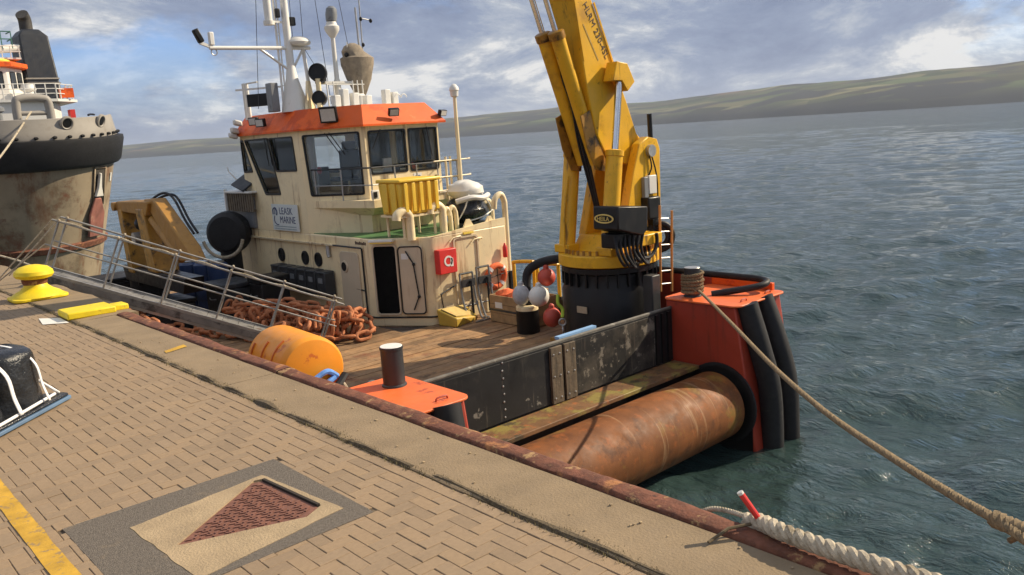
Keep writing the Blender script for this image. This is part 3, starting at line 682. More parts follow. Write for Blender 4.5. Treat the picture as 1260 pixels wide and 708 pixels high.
# parapet along the after edge, rising to starboard
MB().plate([[(11.62, -.061), (13.95, -.061), (13.95, .13), (13.5, .11), (11.9, -.03)]], (0, 0, 0), (1, 0, 0), (0, 0, 1), (0, 1, 0), 15.753, 15.80).build('parapet', cream, dh)
for xa in (12.80, 13.48):
    MB().plate([[(xa-.16, .04), (xa+.16, .04), (xa+.05, .22), (xa-.05, .22)]], (0, 0, 0), (1, 0, 0), (0, 0, 1), (0, 1, 0), 15.80, 15.84).build('lifting_lug', cream, dh)
MB().prism([(XA+.06, 24.4), (XA+.06, 17.1), (11.6, 15.9), (13.9, 15.86), (13.9, 24.4)], 'z', -.058, -.046).build('boat_deck', greendeck, dh)
# black rubber line round the foot
foot = [(XA-.005, 24, -1.98), (XA-.005, 17.05, -1.98), (11.50, 15.85, -1.98), (11.60, 15.78, -1.98), (11.75, 15.745, -1.98)]
MB().tube(foot, .022, 6).build('rubber_strake', black, dh)
ch_u = V(11.50-XA, 15.86-17.05, 0); chL = ch_u.length; ch_u.normalize(); ch_n = V(ch_u.y, -ch_u.x, 0)
if ch_n.dot(V(-1, -1, 0)) < 0: ch_n = -ch_n
CO = V(XA, 17.05, 0)
# door opening (flat black plate, interior shade put into its colour) and open door leaf on the corner face
do = rrect(.10, -1.88, .66, -.24, .07)
MB().plate([do], CO, ch_u, (0, 0, 1), ch_n, .0, .006).build('door_shade_plate', M('interior_shade', (.004, .004, .004), .9, spec=.1), dh)
MB().plate([rrect(.06, -1.92, .70, -.20, .09), do], CO, ch_u, (0, 0, 1), ch_n, .0, .035).build('door_coaming', creamd, dh)
leaf = MB().plate([rrect(.73, -1.90, 1.36, -.24, .10)], CO, ch_u, (0, 0, 1), ch_n, .03, .07).build('door_leaf', creamd, dh, bevel=.008)
MB().plate([rrect(.735, -1.895, 1.355, -.245, .10), rrect(.765, -1.865, 1.325, -.275, .08)], CO, ch_u, (0, 0, 1), ch_n, .07, .082).build('door_gasket', black, leaf)
hd = MB(); P_ = lambda s_, z, d=.10: CO+ch_u*s_+ch_n*d+V(0, 0, z)
hd.tube([P_(.95, -.36), P_(1.12, -.66), P_(1.17, -1.15), P_(1.2, -1.45), P_(1.05, -1.78)], .016, 6); hd.ball(P_(1.13, -.68), .04, n=8, m=6); hd.ball(P_(1.2, -1.46), .04, n=8, m=6)
hd.build('door_dogs', black, leaf)
MB().plate([rrect(.82, -.56, 1.0, -.42, .02)], CO, ch_u, (0, 0, 1), ch_n, .071, .075).build('door_notice', white, leaf)
MB().obox(P_(.36, -.10, .09), ch_u, ch_n, (0, 0, 1), .62, .15, .05).build('door_lamp', white, dh, bevel=.01)
MB().obox(P_(.36, -.14, .09), ch_u, ch_n, (0, 0, 1), .55, .12, .03).build('door_lamp_tube', M('lamp_yellow', (.85, .62, .1), .4), dh)
# port side: oval door, portholes, handrail, row of grey lockers, lettering
od = MB().plate([rrect(17.55, -2.02, 18.42, -.42, .12)], (XA, 0, 0), (0, 1, 0), (0, 0, 1), (-1, 0, 0), .0, .035).build('side_door', creamd, dh, bevel=.012)
MB().lathe((XA-.036, 18.2, -.80), (-1, 0, 0), [(.15, 0), (.15, .02), (.12, .03)], 20).build('side_door_rim', creamd, od)
MB().lathe((XA-.038, 18.2, -.80), (-1, 0, 0), [(.115, 0), (.115, .032), (.01, .033)], 20).build('side_door_glass', blackpaint, od)
for yy in (19.55, 20.25, 21.6):
    MB().lathe((XA-.001, yy, -.72), (-1, 0, 0), [(.19, 0), (.19, .03), (.15, .04), (.14, .01), (.01, .01)], 20).build('porthole', [blackpaint], dh)
MB().tube([(XA-.08, 17.3, -.28), (XA-.08, 24.5, -.28)], .022, 8).build('grab_rail', darkgrey, dh)
MB().box(XA-.10, 18.6, -.31, XA-.003, 24.6, -.26).build('rubbing_ledge', cream, dh, bevel=.01)
MB().tube([(XA-.07, 18.9, -.30), (XA-.07, 18.9, -.52), (XA-.07, 18.86, -.60)], .05, 10).build('deck_lamp', steel, dh)
for q in range(6):
    lk = MB(); y0 = 18.75+q*.50; lk.box(XA-.34, y0, -1.62, XA-.04, y0+.44, -.98); lk.box(XA-.36, y0+.02, -1.02, XA-.03, y0+.42, -.95)
    lk2 = lk.build('valve_locker', darkgrey, dh, bevel=.02)
    MB().box(XA-.365, y0+.1, -1.25, XA-.345, y0+.3, -1.12).build('locker_plate', grey, lk2)
MB().tube([(XA-.03, 17.35, -.3), (XA-.03, 17.35, -1.6), (XA-.05, 17.3, -2.1)], .022, 6).build('drain_pipe', black, dh)
MB().tube([(XA-.02, 17.36, -1.35), (XA-.02, 17.75, -1.33)], .018, 6).build('pipe_clip', black, dh)
for q in range(8): MB().box(XA-.006, 17.66-q*.062-.045, -.215, XA-.001, 17.66-q*.062, -.135-.012*(q % 3)).build('worn_stencil_mark', decal, dh)
# after wall: red hose cabinet, hatch outline, marks, downpipes, handrail
fb = MB().box(11.64, 15.55, -.96, 12.16, 15.75, -.38).build('fire_hose_cabinet', red, dh, bevel=.015, label='red fire hose cabinet on the cream wall')
MB().plate([[(11.9+.13*math.cos(a/12*6.283), -.66+.13*math.sin(a/12*6.283)) for a in range(12)], [(11.9+.085*math.cos(a/12*6.283), -.66+.085*math.sin(a/12*6.283)) for a in range(12)]], (0, 0, 0), (1, 0, 0), (0, 0, 1), (0, 1, 0), 15.543, 15.549).build('hose_symbol', white, fb)
MB().box(11.96, 15.543, -.80, 12.04, 15.549, -.60).build('hose_symbol_tail', white, fb)
MB().plate([rrect(12.22, -1.86, 13.0, -.16, .10), rrect(12.26, -1.82, 12.96, -.20, .08)], (0, 0, 0), (1, 0, 0), (0, 0, 1), (0, 1, 0), 15.72, 15.75).build('hatch_frame', creamd, dh)
MB().tube([(11.7, 15.70, -1.45), (12.2, 15.70, -1.30)], .018, 6).build('wall_grab_bar', darkgrey, dh)
MB().tube([(11.72, 15.70, -1.45), (11.80, 15.70, -2.15)], .014, 6).build('hanging_cable', black, dh)
for (xa, za) in ((12.4, -.16), (13.05, -.28)):
    MB().tube([(xa-.3, 15.72, za-.10), (xa-.18, 15.72, za), (xa+.05, 15.72, za+.015), (xa+.07, 15.72, za-.01)], .018, 6).build('wall_conduit', cream, dh)
MB().box(12.55, 15.70, -.12, 12.86, 15.748, -.075).build('wall_lamp', M('lamp_yellow', (.8, .6, .1), .4), dh)
for (xa, ya, zt) in ((13.98, 15.82, .62), (14.03, 16.4, .45)):
    MB().tube(smooth([(xa-.30, ya+.02, zt-.25), (xa-.26, ya, zt), (xa-.08, ya, zt+.10), (xa+.03, ya, zt-.06), (xa+.05, ya, zt-.4), (xa+.05, ya, -2.0)], 6), .075, 12).build('downpipe', cream, dh)
MB().box(13.97, 15.7, -2.15, 14.06, 16.0, -1.25).build('side_post', blackpaint, dh)
# vents and pipes standing on the boat deck
for (xa, ya, zt, r_, d_) in ((11.24, 16.05, .50, .105, -.34), (12.22, 16.05, .55, .095, -.34), (12.60, 16.25, .40, .06, -.2), (12.78, 16.25, .42, .06, -.2)):
    MB().tube(smooth([(xa, ya, -.10), (xa, ya, zt-.15), (xa-.02, ya, zt), (xa+d_*.5, ya, zt+.10), (xa+d_, ya, zt+.02), (xa+d_*1.1, ya, zt-.10)], 6), r_, 14).build('goose_neck_vent', cream, dh)

# ------------------------------------------------------------------ wheelhouse
ZB, ZE = .78, 2.63
WP = [(10.70, 23.4), (10.70, 19.9), (11.53, 18.1), (13.85, 18.1), (13.90, 22.6), (13.0, 24.3), (11.6, 24.3)]
wh = root('wheelhouse', (12.2, 20.5, 0), None, None); wh.parent = boat; wh.location = V(12.2, 20.5, 0)-ORI[boat.name]
TH = .07
def facet(i, holes):
    a = V(*WP[i], 0); b = V(*WP[(i+1) % 7], 0); u = (b-a); Ln = u.length; u.normalize(); n = V(-u.y, u.x, 0)
    if n.dot(a-V(12.3, 21, 0)) < 0: n = -n
    lo_ = -.055 if i != 0 else -.055
    lp = [[(0, lo_), (Ln, lo_), (Ln, ZE), (0, ZE)]]+holes
    MB().plate(lp, a, u, (0, 0, 1), n, -TH, 0).build('wheelhouse_wall', cream, wh)
    for h in holes:
        cxx = sum(p[0] for p in h)/len(h); czz = sum(p[1] for p in h)/len(h)
        def scl(k): 
            P = []
            for (p, q) in h:
                d = math.hypot(p-cxx, q-czz); f = 1+k/d; P.append((cxx+(p-cxx)*f, czz+(q-czz)*f))
            return P
        wf = MB().plate([scl(.035), scl(-.03)], a, u, (0, 0, 1), n, -.02, .018).build('window', blackpaint, wh)
        MB().plate([scl(.005)], a, u, (0, 0, 1), n, -.045, -.035).build('pane', glass, wf)
    return a, u, n
def qd(*p):
    """quad with cut corners"""
    P = []; n = len(p)
    for i in range(n):
        a = V(*p[i-1], 0); b = V(*p[i], 0); c = V(*p[(i+1) % n], 0)
        for (d) in ((a-b).normalized()*.06, (a-b).normalized()*.015+(c-b).normalized()*.015, (c-b).normalized()*.06): P.append(((b+d).x, (b+d).y))
    return P
Y2 = lambda yy: 23.4-yy
facet(0, [qd((Y2(23.36), 1.60), (Y2(22.80), 1.60), (Y2(23.22), 2.48), (Y2(23.36), 2.48)), qd((Y2(22.14), .97), (Y2(21.25), .97), (Y2(21.68), 2.48), (Y2(23.10), 2.48)), qd((Y2(21.34), 1.60), (Y2(20.20), 1.60), (Y2(20.28), 2.48), (Y2(21.58), 2.48))])
facet(1, [qd((.22, .94), (1.82, .94), (1.82, 2.48), (.12, 2.48))])
fa, fu, fn = facet(2, [qd((.12, 1.42), (1.22, 1.42), (1.22, 2.48), (.12, 2.48)), qd((1.34, 1.42), (2.24, 1.42), (2.24, 2.48), (1.34, 2.48))])
facet(3, [qd((.3, 1.42), (2.0, 1.42), (2.0, 2.48), (.3, 2.48)), qd((2.25, 1.42), (4.2, 1.42), (4.2, 2.48), (2.25, 2.48))])
facet(4, [qd((.15, 1.42), (1.75, 1.42), (1.75, 2.48), (.15, 2.48))]); facet(5, [qd((.12, 1.42), (1.28, 1.42), (1.28, 2.48), (.12, 2.48))]); facet(6, [qd((.1, 1.42), (1.15, 1.42), (1.15, 2.48), (.1, 2.48))])
# roof: sloping orange fascia in facets, pale top
cxw = V(12.3, 21.0, 0)
def off(P, d):
    out2 = []; n = len(P)
    for i in range(n):
        a = V(*P[i-1]); b = V(*P[i]); c = V(*P[(i+1) % n]); e1 = (b-a).normalized(); e2 = (c-b).normalized()
        n1 = V(-e1.y, e1.x); n2 = V(-e2.y, e2.x)
        if n1.dot(b-V(12.3, 21.0)) < 0 and n2.dot(b-V(12.3, 21.0)) < 0: n1 = -n1; n2 = -n2
        k = (n1+n2); k = k/max(.3, (1+n1.dot(n2))); out2.append((b.x+k.x*d, b.y+k.y*d))
    return out2
eo, et = off(WP, .16), off(WP, -.22)
rf = MB(); n7 = 7
rf.v = [V(*p, ZE-.02) for p in eo]+[V(*p, ZE+.03) for p in eo]+[V(*p, 3.16) for p in et]
for i in range(7):
    j = (i+1) % 7; rf.f += [(i, j, 7+j, 7+i), (7+i, 7+j, 14+j, 14+i)]; rf.mi += [0, 0]
rf.f += [tuple(range(14, 21)), tuple(reversed(range(7)))]; rf.mi += [1, 1]
roof = rf.build('wheelhouse_roof', [orange, shell], wh, fix=True, sharp=15)
# floor, ceiling lining and fittings inside
ins = off(WP, -.09)
MB().prism(ins, 'z', .74, .80).build('wheelhouse_floor', darkgrey, wh)
MB().prism(ins, 'z', 2.56, 2.60).build('ceiling_lining', white, wh)
MB().box(11.7, 23.2, .80, 13.4, 23.9, 1.55).build('helm_console', darkgrey, wh, bevel=.03)
MB().box(13.05, 18.5, .80, 13.75, 21.5, 1.36).build('side_console', M('console_grey', (.16, .17, .18), .5), wh, bevel=.03)
MB().cyl((11.35, 20.6, .8), (11.35, 20.6, 2.56), .16, n=16).build('cable_column', white, wh)
chb = MB(); chb.box(12.0, 20.2, 1.2, 12.6, 20.8, 1.32); chb.box(12.0, 20.1, 1.3, 12.6, 20.22, 2.05); chb.box(12.1, 20.08, 2.05, 12.5, 20.2, 2.28); chb.cyl((12.3, 20.5, .8), (12.3, 20.5, 1.2), .08); chb.box(11.92, 20.2, 1.45, 12.0, 20.7, 1.52); chb.box(12.6, 20.2, 1.45, 12.68, 20.7, 1.52)
chb.build('helm_chair', navy, wh, bevel=.04)
MB().box(12.2, 18.35, 1.40, 12.45, 18.40, 1.78).build('screen_back', white, wh); MB().ball((12.55, 18.35, 1.50), .12).build('compass_ball', blackpaint, wh); MB().ball((13.2, 18.5, 1.50), .09, .09, .12).build('fire_bottle', red, wh); MB().ball((11.42, 20.3, 1.55), .07, .07, .1).build('flare_box', red, wh)
# wipers
for (sx_, za, zb, dx_) in ((.45, 2.52, 2.05, -.28), (1.90, 2.52, 1.75, .12)):
    p0 = fa+fu*sx_+fn*.06; MB().tube([p0+V(0, 0, za), p0+fu*dx_+V(0, 0, zb)], .014, 6).build('wiper', black, wh)
fm = V(11.53-10.7, 18.1-19.9, 0).normalized(); fmn = V(fm.y, -fm.x, 0)
if fmn.x > 0: fmn = -fmn
for ds in (.85, .98):
    p0 = V(10.7, 19.9, 0)+fm*ds+fmn*.06; MB().tube([p0+V(0, 0, 2.52), p0+fm*.42+V(0, 0, 1.95)], .012, 6).build('wiper', black, wh)
for yy in (21.55, 21.75):
    MB().tube([(10.64, yy, 2.5), (10.64, yy-.12, 1.75)], .014, 6).build('wiper', black, wh)
MB().plate([rrect(1.40, 1.0, 1.66, 1.34, .01)], fa, fu, (0, 0, 1), fn, .002, .008).build('wall_notice', white, wh)
MB().plate([rrect(1.45, 1.06, 1.61, 1.28, .01)], fa, fu, (0, 0, 1), fn, .009, .012).build('wall_notice_panel', M('notice_blue', (.05, .12, .4), .5), wh)
MB().ball((13.62, 18.04, 1.2), .05).build('door_light', blackpaint, wh)
# company sign on the port side, standing off the wall
sg = MB().box(XA-.07, 20.30, -.02, XA-.04, 21.78, .70).build('name_board', M('board_white', (.66, .70, .68), .45, var=.06, dirt=[((.4, .38, .3), 3, .6, .1, .4)]), boat, label='white company name board on the tower wall', bevel=.004)
text('board_lettering', 'LEASK', .27, (XA-.0705, 21.34, .43), (0, -1, 0), (0, 0, 1), ledge, sg, .002, 1.02)
text('board_lettering', 'MARINE', .27, (XA-.0705, 21.34, .19), (0, -1, 0), (0, 0, 1), ledge, sg, .002, .92)
eb = MB(); eb.tube(smooth([(XA-.074, 21.70, .42), (XA-.074, 21.68, .56), (XA-.074, 21.55, .60), (XA-.074, 21.46, .50), (XA-.074, 21.50, .40)], 4), .018, 6); eb.tube(smooth([(XA-.074, 21.62, .38), (XA-.074, 21.66, .25), (XA-.074, 21.56, .15), (XA-.074, 21.42, .14)], 4), .012, 6); eb.tube([(XA-.074, 21.6, .42), (XA-.074, 21.56, .58)], .014, 6)
eb.build('board_emblem', ledge, sg)
for za in (.095, .03):
    MB().box(XA-.074, 20.45, za-.012, XA-.0702, 21.68, za+.012).build('board_small_print', M('small_print', (.3, .38, .4), .6, var=.4, vs=30), sg)
# bridge wing platform, flared gutter, stays and railing
pp = [(10.78, 19.85), (11.26, 17.50), (13.95, 17.45), (13.95, 18.2), (11.4, 18.2), (10.9, 19.95)]
pf = MB().prism(pp, 'z', .74, .80).build('wing_platform', cream, wh, bevel=.01)
gut = MB()
po_, pi_ = [(10.76, 19.86), (11.24, 17.48), (13.96, 17.43)], [(10.95, 19.8), (11.52, 18.0), (13.93, 18.0)]
gut.v = [V(*p, .80) for p in po_]+[V(*p, .62) for p in po_]+[V(*p, .40) for p in pi_]; gut.f = [(0, 1, 4, 3), (1, 2, 5, 4), (3, 4, 7, 6), (4, 5, 8, 7)]; gut.mi = [0]*4
gut.build('platform_skirt', cream, pf, fix=True)
rl = MB()
rp0 = [(10.84, 19.7), (11.28, 17.52), (13.93, 17.47)]
top = [V(*p, 1.60) for p in rp0]; mid = [V(*p, 1.18) for p in rp0]
rail = root('bridge_railing', (12, 18, .8), None, None); rail.parent = boat; rail.location = V(12, 18, .8)-ORI[boat.name]
MB().tube(top+[V(13.93, 18.6, 1.60)], .022, 8).build('top_rail', darkgrey, rail); MB().tube(mid, .015, 6).build('mid_rail', steel, rail)
for (a, b, ts) in ((0, 1, (.05, .5, .98)), (1, 2, (.25, .5, .75, .99))):
    for t in ts:
        p = V(*rp0[a]).lerp(V(*rp0[b]), t); MB().tube([V(p.x, p.y, .79), V(p.x, p.y, 1.60)], .018, 6).build('stanchion', steel, rail)
MB().box(11.13, 17.36, .84, 11.33, 17.42, 1.06).build('loud_hailer', white, rail, bevel=.01); MB().box(11.17, 17.345, .88, 11.27, 17.36, 1.02).build('hailer_horn', blackpaint, rail)
for xa in (13.5, 13.65, 13.9):
    MB().tube([(xa, 17.42 if xa < 13.9 else 18.3, .0), (xa, 17.42 if xa < 13.9 else 18.3, 1.72)], .03, 8).build('tall_stanchion', cream, rail)
for za in (1.2, 1.62, .85): MB().tube([(13.1, 17.40, za), (14.3, 17.40, za), (14.6, 17.8, za)], .02, 6).build('side_guard_rail', cream, rail)

# ------------------------------------------------------------------ roof gear on the wheelhouse
ZT = 3.16
mast = root('mast', (11.15, 20.9, ZT), None, None); mast.parent = boat; mast.location = V(11.15, 20.9, ZT)-ORI[boat.name]
mx, my = 11.12, 20.7
MB().lathe((mx, my, ZT), (0, 0, 1), [(.36, -.02), (.30, .35), (.16, .85), (.105, 1.2), (.095, 3.2), (.075, 5.0)], 14).build('mast_column', white, mast)
MB().plate([[(-.30, 0), (.30, 0), (.08, .75), (-.08, .75)]], (mx+.30, my-.35, ZT), (.8, .6, 0), (0, 0, 1), (-.6, .8, 0), 0, .06).build('mast_gusset', cream, mast)
MB().box(mx-.62, my+.05, ZT, mx-.40, my+.35, ZT+.75).build('locker', grey, mast, bevel=.02)
yard_z = 4.78; yd = V(.86, -.50, 0).normalized()          # yard athwart the view of the mast
yd = V(1, 0, 0)
MB().tube([(mx-2.15, my, yard_z-.02), (mx+.62, my, yard_z+.02)], .05, 10).build('yard', white, mast)
MB().tube([(mx-.85, my, yard_z), (mx-.1, my, yard_z-.52)], .035, 8).build('yard_brace', white, mast); MB().tube([(mx+.42, my, yard_z), (mx+.08, my, yard_z-.5)], .035, 8).build('yard_brace', white, mast)
MB().obox((mx-2.40, my, yard_z+.26), (.9, 0, .4), (0, 1, 0), (-.4, 0, .9), .14, .16, .34).build('yard_camera', blackpaint, mast, bevel=.03)
MB().bar((mx-2.38, my, yard_z+.1), (mx-2.1, my, yard_z), .07).build('camera_arm', white, mast)
MB().box(mx-2.14, my-.06, yard_z+.04, mx-2.02, my+.06, yard_z+.36).build('yard_light', white, mast, bevel=.02)
MB().tube(arc((mx-2.04, my, yard_z-.12), .075, 0, 360, 14, (1, 0, 0), (0, 0, 1))[:-1], .014, 6, closed=True).build('yard_ring', steel, mast)
MB().lathe((mx+.30, my, yard_z+.06), (0, 0, 1), [(.10, 0), (.30, .03), (.33, .10), (.28, .18), (.16, .24), (.02, .26)], 20).build('radar_dome', shell, mast)
MB().box(mx-.62, my-.03, 5.42, mx+.1, my+.03, 5.47).build('upper_spreader', white, mast)
MB().cyl((mx-.48, my, 5.46), (mx-.48, my, 6.7), .10, n=12).build('antenna_tube', white, mast)
MB().cyl((mx-.48, my, 5.36), (mx-.48, my, 5.46), .14, n=12).build('antenna_collar', shell, mast)
MB().box(mx-.28, my-.06, 5.55, mx-.16, my+.06, 5.78).build('navigation_light', blackpaint, mast, bevel=.02); MB().box(mx+.09, my-.08, 5.36, mx+.25, my+.06, 5.58).build('navigation_light', blackpaint, mast, bevel=.02)
for (dx_, r_) in ((-.30, .03), (-.22, .02)): MB().tube([(mx+dx_, my+.05, ZT), (mx+dx_+.04, my+.05, 7.2)], r_, 6).build('mast_ladder_rail', white, mast)
for q in range(9): MB().tube([(mx-.30, my+.05, 3.5+q*.33), (mx-.2, my+.05, 3.5+q*.33)], .012, 5).build('mast_rung', white, mast)
MB().tube([(mx+.46, my-.1, ZT), (mx+.42, my, yard_z)], .05, 8).build('mast_strut', white, mast)
for (a, b) in (((mx-.9, my+.3, ZT+.1), (mx-.62, my, 7.5)), ((mx+.2, my+.1, 4.9), (mx+.2, my, 7.5)), ((mx+.5, my+.1, 4.8), (mx+.52, my, 7.5)), ((mx+.48, my, 4.75), (mx+.62, my-.3, 4.2))): MB().tube([a, b], .008, 5).build('stay_wire', darkgrey, mast)
gear = root('roof_gear', (12.3, 20.5, ZT), None, None); gear.parent = boat; gear.location = V(12.3, 20.5, ZT)-ORI[boat.name]
# searchlights
for (xa, ya, za, r_) in ((11.60, 20.2, 4.10, .24), (11.40, 19.9, 3.42, .19)):
    MB().cyl((xa, ya, ZT), (xa, ya, za-r_*.6), .07, n=10).build('searchlight_post', cream, gear)
    MB().lathe((xa+.14, ya+.16, za), (-.62, -.76, .1), [(.05, -.14), (r_*.8, -.08), (r_, .04), (r_, .22), (r_*.9, .24), (r_*.86, .20), (.02, .19)], 22).build('searchlight', blackpaint, gear)
# post with camera head and platform
cpx, cpy = 12.24, 20.3
MB().lathe((cpx, cpy, ZT), (0, 0, 1), [(.16, 0), (.10, .5), (.085, .75), (.065, .8), (.058, 1.9)], 12).build('camera_post', shell, gear)
MB().lathe((cpx, cpy, 5.02), (0, 0, 1), [(.06, 0), (.16, .14), (.20, .22), (.20, .30), (.15, .34), (.13, .42)], 16).build('camera_mount', shell, gear)
MB().lathe((cpx, cpy, 5.42), (.12, 0, 1), [(.06, 0), (.14, .04), (.16, .2), (.14, .36), (.08, .42)], 14).build('camera_head', grey, gear)
MB().box(cpx-.45, cpy-.15, 3.82, cpx+.40, cpy+.15, 3.88).build('instrument_shelf', shell, gear); MB().box(cpx-.62, cpy-.1, 3.84, cpx-.38, cpy+.1, 3.98).build('horn', darkgrey, gear)
for xa in (11.75, 11.95, 12.55, 12.7, 12.85): MB().tube([(xa, 20.0, ZT), (xa-.02, 20.0, ZT+.62+.12*((xa*7) % 1))], .018, 6).build('roof_rail_post', shell, gear)
for za in (.32, .62): MB().tube([(11.75, 20, ZT+za), (12.9, 20, ZT+za)], .014, 6).build('roof_rail', shell, gear)
# canvas-covered monitor
MB().lathe((12.95, 20.3, ZT), (0, 0, 1), [(.20, 0), (.17, .08), (.10, .12), (.12, .30), (.14, .36)], 14).build('monitor_pedestal', grey, gear)
cvb = MB(); prof = [(.15, .0), (.20, .10), (.36, .45), (.46, .82), (.48, 1.0), (.40, 1.05), (.32, 1.18), (.24, 1.32), (.08, 1.40)]; o_ = 0; n_ = 18
for (r_, h_) in prof:
    for j in range(n_):
        t = 2*math.pi*j/n_; k = 1+.10*noise.noise(V(math.cos(t)*2, math.sin(t)*2, h_*2))+(.08 if j % 3 == 0 and h_ < .8 else 0)
        cvb.v.append(V(12.95+r_*k*math.cos(t)*1.02-(.12 if h_ > 1.1 else 0), 20.3+r_*k*math.sin(t)*.8, ZT+.34+h_))
for i in range(len(prof)-1):
    for j in range(n_):
        j2 = (j+1) % n_; cvb.f.append((i*n_+j, i*n_+j2, (i+1)*n_+j2, (i+1)*n_+j)); cvb.mi.append(0)
cvb.f += [tuple(reversed(range(n_))), tuple((len(prof)-1)*n_+j for j in range(n_))]; cvb.mi += [0, 0]
cvb.build('monitor_canvas_cover', canvas, gear)
MB().ball((12.56, 20.2, ZT+1.42), .07, .07, .07).build('antenna_knob', blackpaint, gear); MB().tube([(12.6, 20.2, ZT+1.2), (12.6, 20.2, ZT+1.75)], .012, 5).build('whip_antenna', shell, gear)
# aerials to starboard
MB().tube([(13.25, 20.6, ZT), (13.22, 20.6, 5.9)], .028, 8).build('aerial_pole', steel, gear); MB().tube([(13.33, 20.6, ZT+.9), (13.38, 20.6, 6.9)], .02, 8).build('aerial_pole', steel, gear)
MB().tube([(13.36, 20.6, 5.62), (13.68, 20.6, 5.58)], .016, 6).build('aerial_arm', steel, gear)
for (xa, za) in ((13.36, 5.6), (13.68, 5.56), (13.36, 4.9)): MB().ball((xa, 20.58, za), .05, .05, .06, 8, 6).build('aerial_fitting', blackpaint, gear)
for (a, b) in (((11.8, 20.4, 7.2), (12.05, 20.4, 3.3)), ((12.45, 20.4, 7.2), (12.75, 20.3, 4.4))): MB().tube([a, b], .008, 5).build('whip_wire', darkgrey, gear)
# port side of the roof: panel, tubes, rails
MB().obox((10.75, 22.05, 3.55), (.55, -.84, 0), (.84, .55, 0), (0, 0, 1), .66, .08, .34).build('display_panel', blackpaint, gear, bevel=.02)
MB().obox((10.72, 21.9, 3.85), (.55, -.84, 0), (.84, .55, 0), (0, 0, 1), 1.4, .05, .05).build('panel_bar', white, gear)
for yy in (23.05, 22.9): MB().cyl((10.85, yy, ZT-.1), (10.85, yy, 4.05), .06, n=10).build('antenna_tube', shell, gear)
MB().tube([(10.85, 23.15, 4.06), (10.85, 22.2, 4.05)], .025, 6).build('antenna_bracket', shell, gear)
for (xa, h_) in ((11.55, .3), (11.8, .45), (12.1, .35), (12.5, .28), (13.1, .42), (13.35, .35)): MB().box(xa-.09, 19.2, ZT-.005, xa+.09, 19.4, ZT+h_).build('deck_box', shell, gear, bevel=.02)
for xa in (13.2, 13.4): MB().tube(arc((xa, 18.9, ZT+.18), .09, 0, 180, 8, (1, 0, 0), (0, 0, 1)), .014, 6).build('roof_handle', shell, gear)
MB().lathe((12.6, 19.9, ZT), (0, 0, 1), [(.22, 0), (.22, .3), (.15, .36)], 14).build('vent_cowl', shell, gear)
# floodlights on the roof edge
def flood(p, n_, w_, h_):
    p = V(*p); n_ = V(*n_).normalized(); u = n_.cross(V(0, 0, 1)).normalized(); v = u.cross(n_)
    MB().obox(p, u, v, n_, w_, h_, .10).build('floodlight', blackpaint, gear, bevel=.015)
    MB().obox(p+n_*.052, u, v, n_, w_*.8, h_*.76, .006).build('floodlight_lens', M('lens_grey', (.55, .53, .50), .25, var=.1), gear)
flood((11.02, 18.85, 2.96), (-.75, -.62, -.2), .46, .40); flood((12.35, 17.92, 2.93), (-.2, -.9, -.35), .28, .20); flood((13.95, 17.98, 2.86), (.3, -.9, -.3), .30, .16)
for (ya, za) in ((21.6, 2.92), (22.0, 2.98)): flood((10.52, ya, za), (-.9, -.25, -.1), .34, .22)
for (ya, za) in ((22.9, 2.98), (23.15, 2.78), (23.3, 2.64)): MB().obox((10.46, ya, za), (.3, 1, 0), (-1, .3, .3), (0, 0, 1), .38, .22, .15).build('roof_edge_light', shell, gear, bevel=.04)
# tall pole with a domed lamp standing on the boat deck
tp = root('lamp_pole', (13.9, 17.3, -.05), None, None); tp.parent = boat; tp.location = V(13.9, 17.3, -.05)-ORI[boat.name]
MB().cyl((13.9, 17.35, -.05), (13.9, 17.35, 3.25), .062, .045, 12).build('pole', cream, tp); MB().lathe((13.9, 17.35, 3.22), (0, 0, 1), [(.05, 0), (.10, .02), (.11, .16), (.13, .17), (.12, .24), (.06, .32), (.01, .34)], 16).build('lamp', shell, tp)

# ================================================================== things on the boat deck
bn = root('storage_bin', (11.5, 16.3, .48), 'yellow ribbed plastic bin in front of the wheelhouse railing', 'bin')
def taper_box(mb, x0, x1, y0, y1, z0, z1, k):
    mb.add([(x0+k, y0+k, z0), (x1-k, y0+k, z0), (x1-k, y1-k, z0), (x0+k, y1-k, z0), (x0, y0, z1), (x1, y0, z1), (x1, y1, z1), (x0, y1, z1)], [(3, 2, 1, 0), (0, 1, 5, 4), (1, 2, 6, 5), (2, 3, 7, 6), (3, 0, 4, 7), (4, 5, 6, 7)]); return mb
taper_box(MB(), 10.98, 12.12, 15.98, 16.86, .50, 1.24, .05).build('tub', boxyellow, bn, bevel=.03)
MB().box(10.94, 15.93, 1.245, 12.16, 16.90, 1.33).build('lid', boxyellow, bn, bevel=.03)
for q in range(5): MB().box(11.09+q*.22, 15.945, .56, 11.19+q*.22, 15.99, 1.24).build('rib', boxyellow, bn, bevel=.015)
for q in range(2): MB().box(10.945, 16.12+q*.34, .56, 10.99, 16.32+q*.34, 1.24).build('rib', boxyellow, bn, bevel=.015)
bs_ = root('bin_stand', (11.5, 16.4, -.045), 'cream steel stand under the yellow bin', 'stand')
for (xa, ya) in ((11.1, 16.1), (12.0, 16.1), (11.1, 16.75), (12.0, 16.75)): MB().tube([(xa, ya, -.045), (xa, ya, .47)], .035, 8).build('leg', cream, bs_)
MB().box(10.98, 16.0, .44, 12.1, 16.85, .49).build('shelf', cream, bs_)
